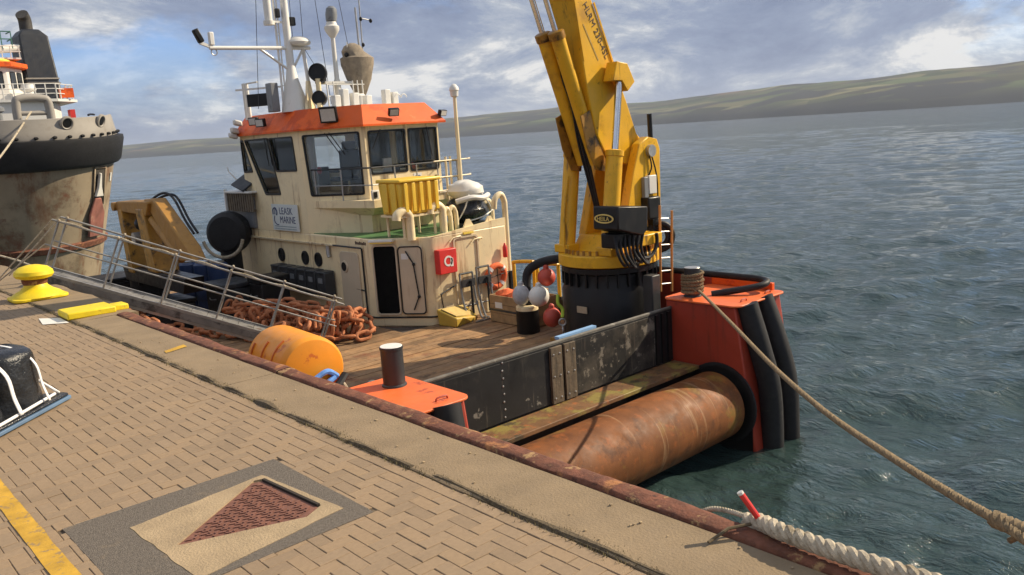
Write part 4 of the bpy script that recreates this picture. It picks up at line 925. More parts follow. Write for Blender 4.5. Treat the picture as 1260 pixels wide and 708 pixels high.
# inflatable life raft / wrapped dinghy with white cover
rb = root('wrapped_dinghy', (13.45, 16.6, -.04), 'black wrapped dinghy bundle with white cover beside the vent pipes', 'dinghy')
MB().ball((13.42, 16.62, .38), .56, .50, .36, 22, 12, .18, 2).build('black_wrap', plastic, rb)
MB().ball((13.42, 16.62, .86), .46, .44, .26, 20, 10, .22, 5).build('white_cover', shell, rb)
MB().tube(smooth([(12.85, 16.3, .62), (13.2, 16.12, .70), (13.6, 16.14, .66), (13.95, 16.35, .70)], 5), .07, 8).build('rolled_edge', shell, rb)
for (a, b, c) in (((12.88, 16.4, .05), (13.0, 16.15, .45), (13.2, 16.2, .78)), ((13.9, 16.3, .05), (13.8, 16.1, .4), (13.6, 16.18, .78)), ((12.95, 16.1, .12), (13.5, 16.05, .2), (14.0, 16.2, .35))): MB().tube(smooth([a, b, c], 5), .018, 6).build('lashing', shell, rb)
MB().box(12.98, 16.3, -.04, 13.86, 16.95, .06).build('cradle', darkgrey, rb)

# ================================================================== things on the working deck
D0 = DECK+.03
lrg = root('life_ring', (13.46, 15.68, -1.66), 'orange life ring hanging on the cream after wall', 'life ring')
MB().tube(arc((13.46, 15.68, -1.30), .28, 0, 360, 28, (1, 0, 0), (0, -.12, 1))[:-1], .075, 12, closed=True).build('ring', fabor, lrg)
for a in (45, 135, 225, 315):
    c = V(13.46, 15.68, -1.30)+V(1, 0, 0)*.28*math.cos(R_(a))+V(0, -.12, 1)*.28*math.sin(R_(a)); t = (V(1, 0, 0)*-math.sin(R_(a))+V(0, -.12, 1)*math.cos(R_(a)))
    MB().cyl(c-t*.04, c+t*.04, .079, n=12).build('reflective_band', tape, lrg)
MB().tube([(13.46, 15.62, -1.0), (13.46, 15.60, -1.6)], .012, 5).build('grab_line', black, lrg); MB().tube([(13.15, 15.62, -1.30), (13.9, 15.62, -1.22)], .014, 5).build('holder_bar', black, lrg)
ex = root('fire_extinguisher', (13.75, 15.66, -.75), 'small red fire extinguisher fixed high on the after wall', 'extinguisher')
MB().lathe((13.80, 15.66, -.86), (0, 0, 1), [(.05, 0), (.06, .02), (.06, .26), (.03, .32), (.02, .36)], 12).build('cylinder', red, ex)
# two grey hose trolleys leaning by the wall
for q, (xa, lab) in enumerate(((12.45, 'grey tubular hand trolley standing beside the red hose cabinet'), (12.98, 'grey tubular hand trolley standing next to the life ring'))):
    tr_ = root('hand_trolley', (xa, 15.4, D0), lab, 'trolley', 'hand trolleys by the after wall')
    for dx_ in (-.2, .2):
        MB().tube(smooth([(xa+dx_, 15.25, D0+.02), (xa+dx_, 15.40, D0+.06), (xa+dx_*1.02, 15.56, D0+.55), (xa+dx_, 15.62, D0+1.12+.08*q)], 4), .026, 8).build('upright', grey, tr_)
    MB().tube([(xa-.2, 15.62, D0+1.12+.08*q), (xa+.2, 15.62, D0+1.12+.08*q)], .026, 8).build('handle', darkgrey, tr_)
    for za, yy in ((.35, 15.50), (.80, 15.585)): MB().tube([(xa-.2, yy, D0+za), (xa+.2, yy, D0+za)], .018, 6).build('crossbar', grey, tr_)
    MB().box(xa-.2, 15.53, D0+.80, xa+.2, 15.57, D0+.98).build('back_plate', darkgrey, tr_)
    MB().tube([(xa-.22, 15.1, D0+.02), (xa+.22, 15.1, D0+.02), (xa+.22, 15.3, D0+.05)], .022, 6).build('toe_bar', steel, tr_)
    MB().tube([(xa+.05, 15.50, D0+.95), (xa+.02, 15.46, D0+.5), (xa-.02, 15.40, D0+.12)], .03, 6).build('hose', black, tr_)
# yellow wedge box
wd = root('deck_box', (11.95, 15.4, D0), 'yellow and red lidded box lying tilted at the foot of the after wall', 'box')
wb = MB().add([(11.52, 15.62, D0), (11.62, 15.08, D0), (12.45, 15.30, D0), (12.40, 15.70, D0), (11.50, 15.66, D0+.40), (11.63, 15.06, D0+.22), (12.47, 15.28, D0+.09), (12.42, 15.72, D0+.36)], [(3, 2, 1, 0), (0, 1, 5, 4), (1, 2, 6, 5), (2, 3, 7, 6), (3, 0, 4, 7), (4, 5, 6, 7)])
wb.build('body', M('dull_yellow_plastic', (.50, .34, .05), .55, var=.15, dirt=[((.3, .1, .03), 3, .56, .12, .6)]), wd, bevel=.03, fix=True)
MB().add([(11.58, 15.58, D0+.385), (11.68, 15.14, D0+.25), (12.36, 15.34, D0+.13), (12.32, 15.64, D0+.345), (11.58, 15.58, D0+.405), (11.68, 15.14, D0+.27), (12.36, 15.34, D0+.15), (12.32, 15.64, D0+.365)], [(4, 5, 6, 7), (0, 1, 5, 4), (1, 2, 6, 5), (2, 3, 7, 6), (3, 0, 4, 7)]).build('lid_panel', M('lid_pale_yellow', (.55, .40, .14), .6, var=.2, dirt=[((.5, .12, .04), 4, .55, .1, .7)]), wd)
# timber crate with life jackets
cr = root('timber_crate', (13.0, 14.15, D0), 'open timber crate holding orange gear beside the crane', 'crate')
x0, x1, y0, y1, z0, z1 = 12.52, 13.35, 13.42, 14.88, D0, D0+.66
for q in range(3):
    za, zb = z0+.02+q*.215, z0+.225+q*.215
    MB().box(x0, y0, za, x0+.03, y1, zb).build('board', crate_m, cr, bevel=.004); MB().box(x0+.031, y0, za, x1, y0+.03, zb).build('board', crate_m, cr, bevel=.004); MB().box(x0+.031, y1-.03, za, x1, y1, zb).build('board', crate_m, cr, bevel=.004)
    MB().box(x1-.03, y0+.031, za, x1, y1-.031, zb).build('board', crate_m, cr, bevel=.004)
MB().box(x0-.004, y0-.004, z0+.28, x0-.001, y1, z0+.33).build('steel_strap', darkgrey, cr); MB().box(x0-.008, y1-.45, z0+.36, x0-.004, y1-.2, z0+.50).build('paper_label', white, cr)
MB().box(x0+.03, y0+.03, z0+.01, x1-.03, y1-.03, z0+.42).build('packing', crate_m, cr)
for q, (xa, ya, c_, lab) in enumerate(((12.82, 14.60, fabor, 'orange life jacket lying in the crate corner nearest the wall'), (12.86, 14.22, fabor, 'orange life jacket lying in the middle of the crate'))):
    MB().ball((xa, ya, z1-.05), .27, .24, .16, 14, 8, .35, q).build('life_jacket', c_, label=lab, cat='life jacket', group='life jackets in the crate')
MB().obox((12.95, 13.72, z1-.02), (1, .2, .1), (-.2, 1, 0), (0, 0, 1), .5, .38, .30).build('carton', M('brown_card', (.34, .20, .10), .9, var=.15), label='brown carton resting in the open crate', cat='carton', bevel=.01)
# buoys and drum by the crane pedestal
def buoy(c, r, mat_, lab, st=1.):
    b_ = root('buoy', (c[0], c[1], c[2]-r), lab, 'buoy', 'buoys beside the crane'); MB().ball(c, r, r, r*st, 20, 12).build('ball', mat_, b_)
    MB().lathe((c[0], c[1], c[2]+r*st*.9), (0, 0, 1), [(.07, 0), (.06, .07), (.03, .10)], 10).build('eye', mat_, b_)
buoy((12.28, 12.92, D0+.86), .23, white, 'white round buoy stacked beside the crane pedestal')
buoy((12.33, 12.60, D0+.42), .20, M('buoy_red', (.55, .08, .05), .5, var=.1), 'red round buoy under the white buoy', 1.1)
buoy((12.62, 13.0, D0+1.22), .20, M('buoy_red', (.55, .08, .05), .5), 'red buoy topmost of the pile against the black hoop')
buoy((12.16, 13.36, D0+.86), .19, silver, 'grey plastic-wrapped buoy between crate and white buoy', 1.25)
ck = root('rope_drum', (12.35, 13.15, D0), 'black drum with pale lid beside the timber crate', 'drum')
MB().lathe((12.28, 13.32, D0), (0, 0, 1), [(.25, 0), (.26, .03), (.25, .25), (.26, .27), (.25, .50), (.26, .52)], 22).build('body', blackpaint, ck); MB().lathe((12.28, 13.32, D0+.52), (0, 0, 1), [(.25, 0), (.25, .08), (.22, .10), (.02, .10)], 22).build('lid', cream, ck)
hoop = root('hose_hoop', (12.6, 12.6, D0), 'black hose hoop arched over the buoys', 'hose')
MB().tube(smooth([(12.35, 13.3, D0+.6), (12.40, 13.42, D0+1.1), (12.5, 13.35, D0+1.42), (12.75, 12.9, D0+1.6), (13.1, 12.3, D0+1.6), (13.3, 12.0, D0+1.3), (13.3, 12.0, D0)], 6), .10, 12).build('hoop', black, hoop)
MB().box(12.32, 13.25, D0, 12.45, 13.38, D0+.62).build('foot', blackpaint, hoop)
# yellow hose guards on the starboard side
for q, (ya, lab) in enumerate(((15.05, 'yellow inverted U guard rail next to the house corner'), (14.2, 'yellow inverted U guard rail nearer to the crane'))):
    gr_ = root('guard_rail', (13.86, ya, -1.76), lab, 'guard rail', 'yellow guard rails on the starboard side')
    MB().tube(smooth([(13.86, ya+.38, -1.75), (13.86, ya+.38, -1.08), (13.86, ya+.36, -.98), (13.86, ya-.30, -.92), (13.86, ya-.34, -1.0), (13.86, ya-.34, -1.75)], 4), .045, 10).build('hoop', yellow, gr_); MB().box(13.81, ya-.44, -1.755, 13.91, ya+.44, -1.70).build('foot_bar', blackpaint, gr_)

# ================================================================== DECK CRANE
CX, CY = 12.65, 11.18
cr2 = root('deck_crane', (CX, CY, DECK), 'large yellow knuckle boom crane on a black pedestal', 'crane')
pd_ = MB().lathe((CX, CY, DECK-.02), (0, 0, 1), [(1.02, 0), (1.02, .06), (.98, .08), (.98, 1.25), (.90, 1.42), (.90, 1.60), (.97, 1.64), (.97, 1.74)], 48).build('pedestal', blackpaint, cr2)
for q in range(28):
    a = 2*math.pi*q/28; c = V(CX+.925*math.cos(a), CY+.925*math.sin(a), -.68)
    MB().obox(c, (math.cos(a), math.sin(a), 0), (-math.sin(a), math.cos(a), 0), (0, 0, 1), .10, .03, .34).build('gusset', blackpaint, pd_)
MB().obox((CX-.99, CY-.12, -1.28), (0, 1, 0), (0, 0, 1), (-1, 0, 0), .26, .13, .02).build('rating_plate', M('plate_tan', (.42, .33, .22), .6), pd_)
MB().lathe((CX, CY, -.46), (0, 0, 1), [(.99, 0), (1.02, .02), (1.02, .22), (1.0, .24), (.7, .245)], 56).build('slew_ring', yellow, cr2)
tb = MB()
for q in range(40):
    a = 2*math.pi*q/40; tb.cyl((CX+.90*math.cos(a), CY+.90*math.sin(a), -.22), (CX+.90*math.cos(a), CY+.90*math.sin(a), -.13), .03, n=6)
tb.build('ring_bolts', yellowold, cr2, kind='stuff')
# column: base box and two cheek plates rising to the boom pivot
MB().prism([(12.15, -.215), (13.55, -.215), (13.50, .10), (12.40, .10)], 'y', CY-.55, CY+.55).build('column_base', yellow, cr2, bevel=.02)
chk = [(12.42, .08), (13.62, .08), (13.66, 1.72), (13.58, 1.92), (13.28, 1.98), (13.02, 1.85), (12.80, 1.3)]
for (ya, yb_) in ((CY-.60, CY-.40), (CY+.40, CY+.60)): MB().prism(chk, 'y', ya, yb_).build('column_cheek', yellow, cr2, bevel=.02)
MB().prism([(13.35, .09), (13.60, .09), (13.63, 1.7), (13.45, 1.7)], 'y', CY-.395, CY+.395).build('column_back', yellow, cr2)
MB().cyl((13.32, CY-.68, 1.70), (13.32, CY+.68, 1.70), .12, n=20).build('boom_pivot_pin', steel, cr2)
MB().box(13.16, CY-.70, .85, 13.40, CY-.605, 1.22).build('control_box', shell, cr2, bevel=.015); MB().box(13.02, CY-.69, .72, 13.15, CY-.605, 1.20).build('control_box_side', grey, cr2, bevel=.015)
for (a, b, c) in (((13.22, CY-.63, 1.75), (13.3, CY-.66, 1.4), (13.2, CY-.64, 1.2)), ((13.28, CY-.63, 1.75), (13.45, CY-.66, 1.2), (13.5, CY-.63, .5)), ((13.1, CY-.64, .75), (13.2, CY-.68, .4), (13.4, CY-.64, .2))): MB().tube(smooth([a, b, c], 4), .016, 6).build('hydraulic_hose', black, cr2)
MB().cyl((13.50, CY-.5, 1.9), (13.48, CY-.5, 2.42), .05, n=10).build('beacon_post', blackpaint, cr2)
# boom: box section, side profile in x-z, leaning out over the deck to port
bo_p = [(13.46, 1.62), (13.42, 1.90), (13.24, 2.05), (12.96, 2.70), (12.64, 3.34), (12.05, 4.60), (11.30, 6.30), (10.88, 6.25), (11.55, 4.75), (11.73, 4.1), (11.76, 3.45), (11.86, 2.88), (12.04, 2.12), (12.34, 1.62), (12.95, 1.45)]
bm_ = MB().prism(bo_p, 'y', CY-.36, CY+.36).build('main_boom', yellow, cr2, bevel=.02)
for ya in (CY-.40, CY+.36):
    MB().prism([(12.38, 3.42), (12.68, 3.38), (12.88, 3.04), (12.66, 2.86), (12.50, 3.06), (12.24, 3.06)], 'y', ya-.26 if ya < CY else ya+.002, ya if ya < CY else ya+.30).build('cylinder_bracket', yellow, bm_, bevel=.015)
# recessed panel edge and lettering on the lit side of the boom
MB().bar((11.58, CY-.372, 4.75), (11.80, CY-.372, 3.45), .02, .05).build('boom_edge_strip', yellow, bm_); MB().bar((12.12, CY-.372, 4.5), (12.62, CY-.372, 3.36), .02, .04).build('boom_edge_strip', yellow, bm_)
bdir = V(12.55-11.90, 0, 3.50-4.62).normalized(); bup = V(-bdir.z, 0, bdir.x)
if bup.x < 0: bup = -bup
text('boom_lettering', 'HLRM 230-4SL', .185, V(11.82, CY-.361, 4.46), bdir, bup, decal, bm_, .004, 1.0)
MB().plate([[(0, 0), (.75, 0), (.75, .03), (0, .03)], ], V(11.80, CY-.361, 4.1), bdir, bup, (0, -1, 0), .001, .004).build('worn_decal', M('faded_decal', (.45, .28, .06), .7, var=.4, vs=30), bm_)
# knuckle and folded jib above the frame
MB().cyl((11.05, CY-.5, 6.35), (11.05, CY+.5, 6.35), .22, n=20).build('knuckle_joint', yellow, cr2)
MB().prism([(11.2, 6.2), (11.25, 6.65), (9.4, 7.5), (9.3, 7.15)], 'y', CY-.25, CY+.25).build('jib', yellow, cr2, bevel=.02)
# jib cylinders under the boom (twin, oily) with chrome rods
def P3(x, z, dy): return V(x, CY+dy, z)
for dy in (-.17, .17):
    MB().cyl(P3(12.22, 1.55, dy), P3(11.32, 3.88, dy), .135, n=20).build('jib_cylinder', yellow, cr2)
    MB().lathe(P3(11.33, 3.85, dy), (P3(11.32, 3.88, dy)-P3(12.22, 1.55, dy)), [(.15, 0), (.155, .03), (.155, .14), (.12, .16)], 20).build('cylinder_gland', oily, cr2)
    MB().cyl(P3(11.32, 3.88, dy), P3(10.62, 5.75, dy), .055, n=14).build('jib_rod', chrome, cr2)
MB().prism([(11.92, 2.55), (12.05, 2.1), (12.34, 1.6), (12.30, 1.38), (12.02, 1.42), (11.80, 1.85), (11.66, 2.45)], 'y', CY-.34, CY-.31).build('cylinder_guard', oily, cr2, bevel=.008)
MB().prism([(11.92, 2.55), (12.05, 2.1), (12.34, 1.6), (12.30, 1.38), (12.02, 1.42), (11.80, 1.85), (11.66, 2.45)], 'y', CY+.31, CY+.34).build('cylinder_guard', oily, cr2, bevel=.008)
for k_ in range(3):
    MB().tube(smooth([P3(11.55-.03*k_, 3.5, -.02+.06*k_), P3(11.75, 2.7, -.12+.05*k_), P3(12.0-.02*k_, 1.9, -.10+.06*k_), P3(12.3, .9, -.05+.05*k_), P3(12.5, .35, .05*k_)], 6), .028, 6).build('hydraulic_hose', black, cr2)
# lift cylinders each side of the boom
for dy, fx_ in ((-.56, 12.05), (.56, 12.05)):
    bt = P3(12.02, -.18, dy); tpz = P3(12.22, 1.68, dy); rd = P3(12.52, 3.04, dy)
    tpz = bt.lerp(rd, .58)
    lc = MB().cyl(bt, tpz, .165, n=22).build('lift_cylinder', yellow, cr2)
    MB().lathe(tpz, (rd-bt), [(.165, -.03), (.18, -.02), (.18, .08), (.10, .10)], 22).build('lift_cylinder_gland', yellow, cr2)
    MB().cyl(tpz, rd, .07, n=16).build('lift_rod', chrome, cr2)
    MB().box(11.86, CY+dy-.20, -.215, 12.18, CY+dy+.20, -.05).build('cylinder_clevis', yellow, cr2, bevel=.02)
MB().tube(smooth([(12.02-.2, CY+.45, -.1), (11.95, CY+.5, .6), (12.05, CY+.45, 1.3)], 5), .02, 6).build('pipe', yellow, cr2)
# operator's hydraulic housing with badge, hoses below
hb_ = MB().prism([(11.30, .82), (12.15, .74), (12.12, .30), (11.95, .22), (11.28, .40)], 'y', 9.72, 10.32).build('hydraulic_housing', blackpaint, cr2, bevel=.03)
el = [(.23*math.cos(a/24*6.283), .085*math.sin(a/24*6.283)) for a in range(24)]; el2 = [(x*.86, y*.72) for x, y in el]
MB().plate([el, el2], V(11.275, 10.03, .60), (0, -1, 0), (.03, 0, 1), (-1, 0, 0), .01, .02).build('badge_ring', M('badge_yellow', (.72, .55, .16), .5), hb_)
text('badge_lettering', 'HEILA', .11, V(11.275, 10.20, .56), (0, -1, 0), (0, 0, 1), M('badge_yellow', (.72, .55, .16), .5), hb_, .012, 1.)
MB().box(11.45, 9.9, .02, 12.2, 10.3, .30).build('valve_block', blackpaint, cr2, bevel=.03)
for q in range(7):
    xa = 11.45+q*.11; MB().tube(smooth([(xa, 9.95-.02*q, .25), (xa-.05, 9.85, -.05), (xa+.15, 9.88-.03*(q % 3), -.30-.03*(q % 4)), (xa+.45, 10.05, -.26), (xa+.62, 10.25, .0)], 5), .028, 7).build('hydraulic_hose', black, cr2)
MB().box(12.2, 10.0, -.05, 12.9, 10.4, .16).build('step_plate', yellow, cr2, bevel=.02)
MB().tube(arc((12.35, 9.95, .05), .32, 200, 380, 14, (1, 0, 0), (0, 0, 1)), .035, 8).build('hydraulic_hose', black, cr2)
# access ladder and hose reel to the right
ld = root('crane_ladder', (13.1, 10.0, -1.0), None, None); ld.parent = cr2; ld.location = V(13.1, 10.0, -1.0)-ORI[cr2.name]
MB().tube([(12.95, 10.12, -1.05), (12.98, 10.10, .66)], .024, 8).build('ladder_rail', M('ladder_orange', (.60, .28, .08), .5), ld); MB().tube([(13.28, 10.10, -1.1), (13.33, 10.08, .52)], .024, 8).build('ladder_rail', M('ladder_orange', (.60, .28, .08), .5), ld)
for q in range(6): MB().tube([(12.955, 10.12, -.9+q*.26), (13.30, 10.10, -.93+q*.26)], .016, 6).build('rung', steel, ld)
MB().box(13.0, 10.38, .36, 13.38, 10.62, .80).build('motor_cover', blackpaint, cr2, bevel=.03)
MB().tube(arc((13.36, 10.42, -.02), .27, 0, 360, 26, (.75, -.6, 0), (0, 0, 1))[:-1], .06, 10, closed=True).build('hose_coil', black, cr2); MB().tube(arc((13.36, 10.45, -.02), .19, 0, 360, 22, (.75, -.6, 0), (0, 0, 1))[:-1], .045, 8, closed=True).build('hose_coil', black, cr2)
MB().box(13.2, 10.45, -.35, 13.45, 10.7, .36).build('reel_bracket', blackpaint, cr2)
# shackle and webbing hung by the pedestal
wbn = root('lifting_strop', (11.75, 11.9, -1.62), 'green and yellow lifting strop with shackle hanging from the pedestal', 'strop')
MB().tube(smooth([(11.70, 11.75, -1.05), (11.66, 11.72, -1.22), (11.72, 11.66, -1.35), (11.66, 11.62, -1.50)], 5), .035, 8).build('webbing', hi_vis, wbn); MB().tube(arc((11.66, 11.62, -1.60), .07, 0, 360, 14, (.7, -.7, 0), (0, 0, 1))[:-1], .02, 7, closed=True).build('shackle', steel, wbn)
MB().tube(arc((11.64, 11.60, -1.75), .06, 0, 360, 14, (.7, .7, 0), (0, 0, 1))[:-1], .018, 7, closed=True).build('link', steel, wbn)
MB().box(11.50, 11.6, DECK+.03, 11.72, 11.84, DECK+.28).build('yellow_foot', yellowold, boat)
MB().box(12.35, 9.85, -1.35, 12.60, 10.08, -.62).build('pedestal_cabinet', darkgrey, boat, bevel=.02)

# ------------------------------------------------------------------ chain heap (every link a part)
chn = root('anchor_chain', (9.3, 16.9, D0), 'heap of heavy rust-orange anchor chain on the timber deck', 'chain')
lkp = []
for i in range(20):
    t = 2*math.pi*i/20; x = .085*math.cos(t); y = .085*math.sin(t); x += .085 if x > 0.001 else -.085 if x < -.001 else 0; lkp.append((x, y, 0))
lk_me = MB().tube(lkp, .042, 8, closed=True).mesh('chain_link', chainm)
rc = random.Random(21)
def chain_line(pts, zoff=0):
    P = smooth(pts, 12); ac = 0; last = P[0]; k = 0; want = .255
    for a, b in zip(P, P[1:]):
        ac += (b-a).length
        if ac >= want:
            d = (b-a).normalized(); q = d.to_track_quat('X', 'Z'); e = (q.to_matrix() @ Matrix.Rotation(R_(90*(k % 2)+rc.uniform(-25, 25)+35), 3, 'X')).to_euler()
            inst('chain_link', lk_me, chn, b+V(-.10+rc.uniform(-.02, .02), .15+rc.uniform(-.02, .02), rc.uniform(0, .03)+.5*max(0, b.z-zc)), e); ac = 0; k += 1
zc = D0+.10
chain_line([(7.7, 20.6, zc), (8.3, 19.6, zc+.1), (8.7, 18.4, zc+.25), (9.2, 17.4, zc+.35), (9.9, 16.6, zc+.3), (10.15, 16.1, zc+.1), (9.7, 15.75, zc+.02), (9.0, 16.3, zc+.05), (8.4, 17.2, zc+.1), (8.1, 18.4, zc+.15), (8.6, 19.2, zc+.2)])
chain_line([(10.2, 16.8, zc+.05), (9.7, 17.3, zc+.30), (9.2, 18.0, zc+.42), (8.8, 18.9, zc+.35), (9.3, 18.2, zc+.12), (9.9, 17.2, zc+.10), (10.1, 16.4, zc+.28), (9.6, 16.2, zc+.30), (9.0, 17.0, zc+.22), (8.5, 18.0, zc+.30)])
chain_line([(9.2, 15.95, zc), (8.75, 16.5, zc+.04), (8.3, 17.6, zc), (7.9, 18.8, zc+.02), (7.6, 19.8, zc), (7.2, 21.2, zc+.06), (6.9, 22.4, zc)])
chain_line([(9.9, 15.8, zc+.18), (9.3, 16.4, zc+.36), (8.9, 17.3, zc+.44), (8.5, 18.4, zc+.44), (8.1, 19.4, zc+.3)])
chain_line([(9.55, 17.55, zc), (9.1, 17.9, zc+.05), (8.95, 18.6, zc+.05), (8.5, 19.9, zc+.02), (8.1, 21.0, zc+.02), (7.7, 22.0, zc)])
chain_line([(5.4, 14.6, zc+.5), (5.5, 13.6, zc+.45), (5.3, 12.6, zc+.45), (5.2, 11.6, zc+.4)])
chain_line([(5.1, 19.0, zc+.9), (5.2, 17.6, zc+.95), (5.3, 16.2, zc+.8), (5.35, 15.2, zc+.65)])
# heap core of tangled links keeps the pile solid
for q in range(130):
    x = 8.95+rc.gauss(0, .42); y = 17.7-(x-8.95)*1.1+rc.gauss(0, .95); x = min(9.75, max(7.9, x)); y = max(16.3, min(20.5, y)); inst('chain_link', lk_me, chn, (x, y, zc+rc.uniform(-.02, .50)), (rc.uniform(0, 3), rc.uniform(0, 3), rc.uniform(0, 3)))

# ------------------------------------------------------------------ gangway from the quay down to the deck
gA, gB = V(8.25, 15.25, D0+.08), V(3.75, 17.65, .10); g = (gB-gA); gl_ = g.length; g.normalize()
gs = g.cross(V(0, 0, 1)).normalized(); gn = gs.cross(g).normalized()
if gn.z < 0: gn = -gn
gw = root('gangway', tuple(gA), 'weathered aluminium gangway with rope-lashed handrails sloping from quay to deck', 'gangway')
HW = .30
for sg_ in (-1, 1):
    o_ = gs*HW*sg_
    MB().bar(gA+o_, gB+o_, .05, .05, gn).build('stringer', alum, gw); MB().bar(gA+o_+gn*.19, gB+o_+gn*.19, .05, .05, gn).build('stringer', alum, gw)
    for q in range(11):
        t0 = q/11; a = gA.lerp(gB, t0)+o_; b = gA.lerp(gB, t0+1/22)+o_+gn*.17; c = gA.lerp(gB, t0+1/11)+o_
        MB().bar(a, b, .03, .12, gn).build('truss_web', alum, gw); MB().bar(b, c, .03, .05, gn).build('truss_web', alum, gw)
    MB().plate([[(0, .03), (gl_, .03), (gl_, .16), (0, .16)]], gA+o_+gs*sg_*.028, g, gn, gs*sg_, 0, .008).build('side_plate', M('dirty_gangway_side', (.20, .19, .175), .6, metal=.3, var=.3, vs=3, dirt=[((.05, .045, .04), 2.2, .52, .08, .85), ((.16, .07, .03), 5, .62, .06, .7)]), gw)
    pts_t = []
    for q in range(6):
        p = gA.lerp(gB, .03+q*.19)+o_+gn*.20; MB().tube([p, p+gn*1.02], .020, 7).build('stanchion', alum, gw); pts_t.append(p+gn*1.0)
        MB().ball(p+gn*1.02, .03, n=8, m=5).build('stanchion_cap', ropew, gw)
    MB().tube([gA+o_+gn*1.2, gB+o_+gn*1.2], .020, 7).build('hand_rail', alum, gw); MB().tube([gA+o_+gn*.72, gB+o_+gn*.72], .016, 7).build('mid_rail', alum, gw)
    if sg_ < 0: strand_rope(MB(), smooth([p+V(0, 0, .02) if i % 2 else p+V(.01, 0, -.02) for i, p in enumerate([gA.lerp(gB, i/14)+o_+gn*1.21 for i in range(15)])], 3), .017, pitch=.10, n=5, step=.03).build('lashing_rope', ropew, gw)
for q in range(18):
    p = gA.lerp(gB, (q+.5)/18)+gn*.17; MB().obox(p, gs, g, gn, HW*2-.06, gl_/18-.008, .03).build('tread', M('dirty_gangway_side', (.2, .19, .175)), gw)
for (a, b) in ((gB+gn*1.2-gs*HW, gB+V(-.55, .5, .05)), (gB+gn*1.2+gs*HW, gB+V(-.35, .7, .05)), (gB+gn*.72-gs*HW, gB+V(-.6, .4, .0))): MB().tube([a, b], .014, 6).build('guy_rope', ropew, gw)

# ------------------------------------------------------------------ yellow cylindrical buoy hung between hull and quay
yb2 = root('cylinder_buoy', (4.72, 9.9, -.95), 'large orange yellow cylindrical buoy lying against the quay edge', 'buoy')
bc = V(4.78, 9.35, -.45)
MB().lathe((4.78, 9.15, -.50), (.10, 1, -.02), [(.02, -.03), (.26, -.025), (.385, .0), (.42, .06), (.425, .12), (.425, 1.15), (.41, 1.22), (.25, 1.26), (.02, 1.27)], 40).build('drum', buoyor, yb2)
for q in range(3):
    MB().tube(arc((4.78+.10*(.35+q*.35), 9.15+.35+q*.35, -.50), .424, 120+q*12, 165+q*9, 8, (1, -.1, 0), (0, 0, 1)), .012, 6).build('raised_band', M('buoy_orange_band', (.55, .13, .02), .5), yb2)
MB().tube(smooth([(5.05, 9.08, -.62), (4.9, 9.04, -.52), (4.75, 9.05, -.57), (4.62, 9.04, -.64), (4.75, 9.02, -.70), (5.0, 9.05, -.62)], 5), .035, 8).build('blue_rope', M('blue_rope', (.12, .30, .72), .8, var=.2, vs=20), yb2)
MB().tube(smooth([(4.55, 9.04, -.62), (4.7, 8.98, -.74), (4.95, 8.98, -.74), (5.15, 9.05, -.62)], 5), .05, 8).build('dark_rope', black, yb2)
for q in range(6): MB().tube(smooth([(4.72+q*.07, 9.0, -.70), (4.74+q*.07, 8.94, -.80), (4.75+q*.07, 8.96, -1.0)], 3), .028, 7).build('lashing', ropew, yb2)
fd = root('hull_fender', (5.4, 9.5, -2.0), 'black worn fender block with yellow streak beside the cylindrical buoy', 'fender')
MB().box(5.30, 9.72, D0, 5.55, 9.95, -.82).build('block', black, fd, bevel=.05); MB().box(5.30, 9.705, -1.4, 5.38, 9.718, -.95).build('paint_streak', boxyellow, fd)
MB().ball((5.05, 10.0, -1.25), .26, .26, .42, 16, 10).build('rubber_bulb', black, fd); MB().cyl((5.05, 10.0, D0), (5.05, 10.0, -1.5), .08).build('post', blackpaint, fd)
shk = root('shackle_gear', (6.0, 9.9, -1.2), 'black shackle and wire rope lying behind the port stern plate', 'shackle')
MB().box(5.7, 9.70, D0, 6.25, 10.05, -1.30).build('block', blackpaint, shk, bevel=.03)
MB().tube(arc((6.02, 9.85, -1.18), .12, 0, 360, 18, (1, .2, 0), (0, .5, .6))[:-1], .03, 8, closed=True).build('shackle', darkgrey, shk); MB().tube(smooth([(5.85, 9.75, -1.22), (5.95, 9.80, -1.12), (6.1, 9.95, -1.15), (6.3, 10.1, -1.3)], 4), .025, 7).build('wire_rope', steel, shk)

# ------------------------------------------------------------------ clutter on the port side and foredeck
fc = root('folded_crane', (7.6, 23.0, DECK), 'weathered yellow folding crane stowed on the foredeck', 'crane')
MB().lathe((7.9, 24.3, DECK-.02), (0, 0, 1), [(.6, 0), (.6, .08), (.5, .12), (.5, 1.3), (.55, 1.35)], 24).build('pedestal', blackpaint, fc)
xa, xb = 7.35, 7.95
MB().prism([(24.35, .85), (24.05, .85), (23.75, -.9), (24.15, -.9)], 'x', xa, xb).build('inner_arm', oily, fc, bevel=.03)
MB().prism([(24.6, .98), (24.55, .80), (22.2, .72), (21.95, 1.05), (22.0, 1.10), (24.4, 1.06)], 'x', xa+.02, xb-.06).build('top_beam', yellowold, fc, bevel=.03)
MB().prism([(22.55, 1.14), (21.85, 1.16), (20.0, .02), (19.75, -.28), (20.55, -.34), (21.5, .30)], 'x', xa+.12, xb-.12).build('main_arm', yellowold, fc, bevel=.04)
MB().prism([(22.9, .9), (22.35, .9), (21.95, -.75), (22.55, -.75)], 'x', xa, xb).build('lower_arm', oily, fc, bevel=.03)
MB().cyl((7.55, 22.2, .62), (7.55, 20.6, -.30), .13, n=14).build('ram', yellowold, fc); MB().cyl((7.3, 24.55, .92), (8.0, 24.55, .92), .12, n=14).build('pin', yellowold, fc)
MB().prism([(24.8, -.75), (20.2, -.75), (20.4, -1.15), (24.6, -1.15)], 'x', xa+.05, xb-.05).build('stowage_cradle', blackpaint, fc, bevel=.02)
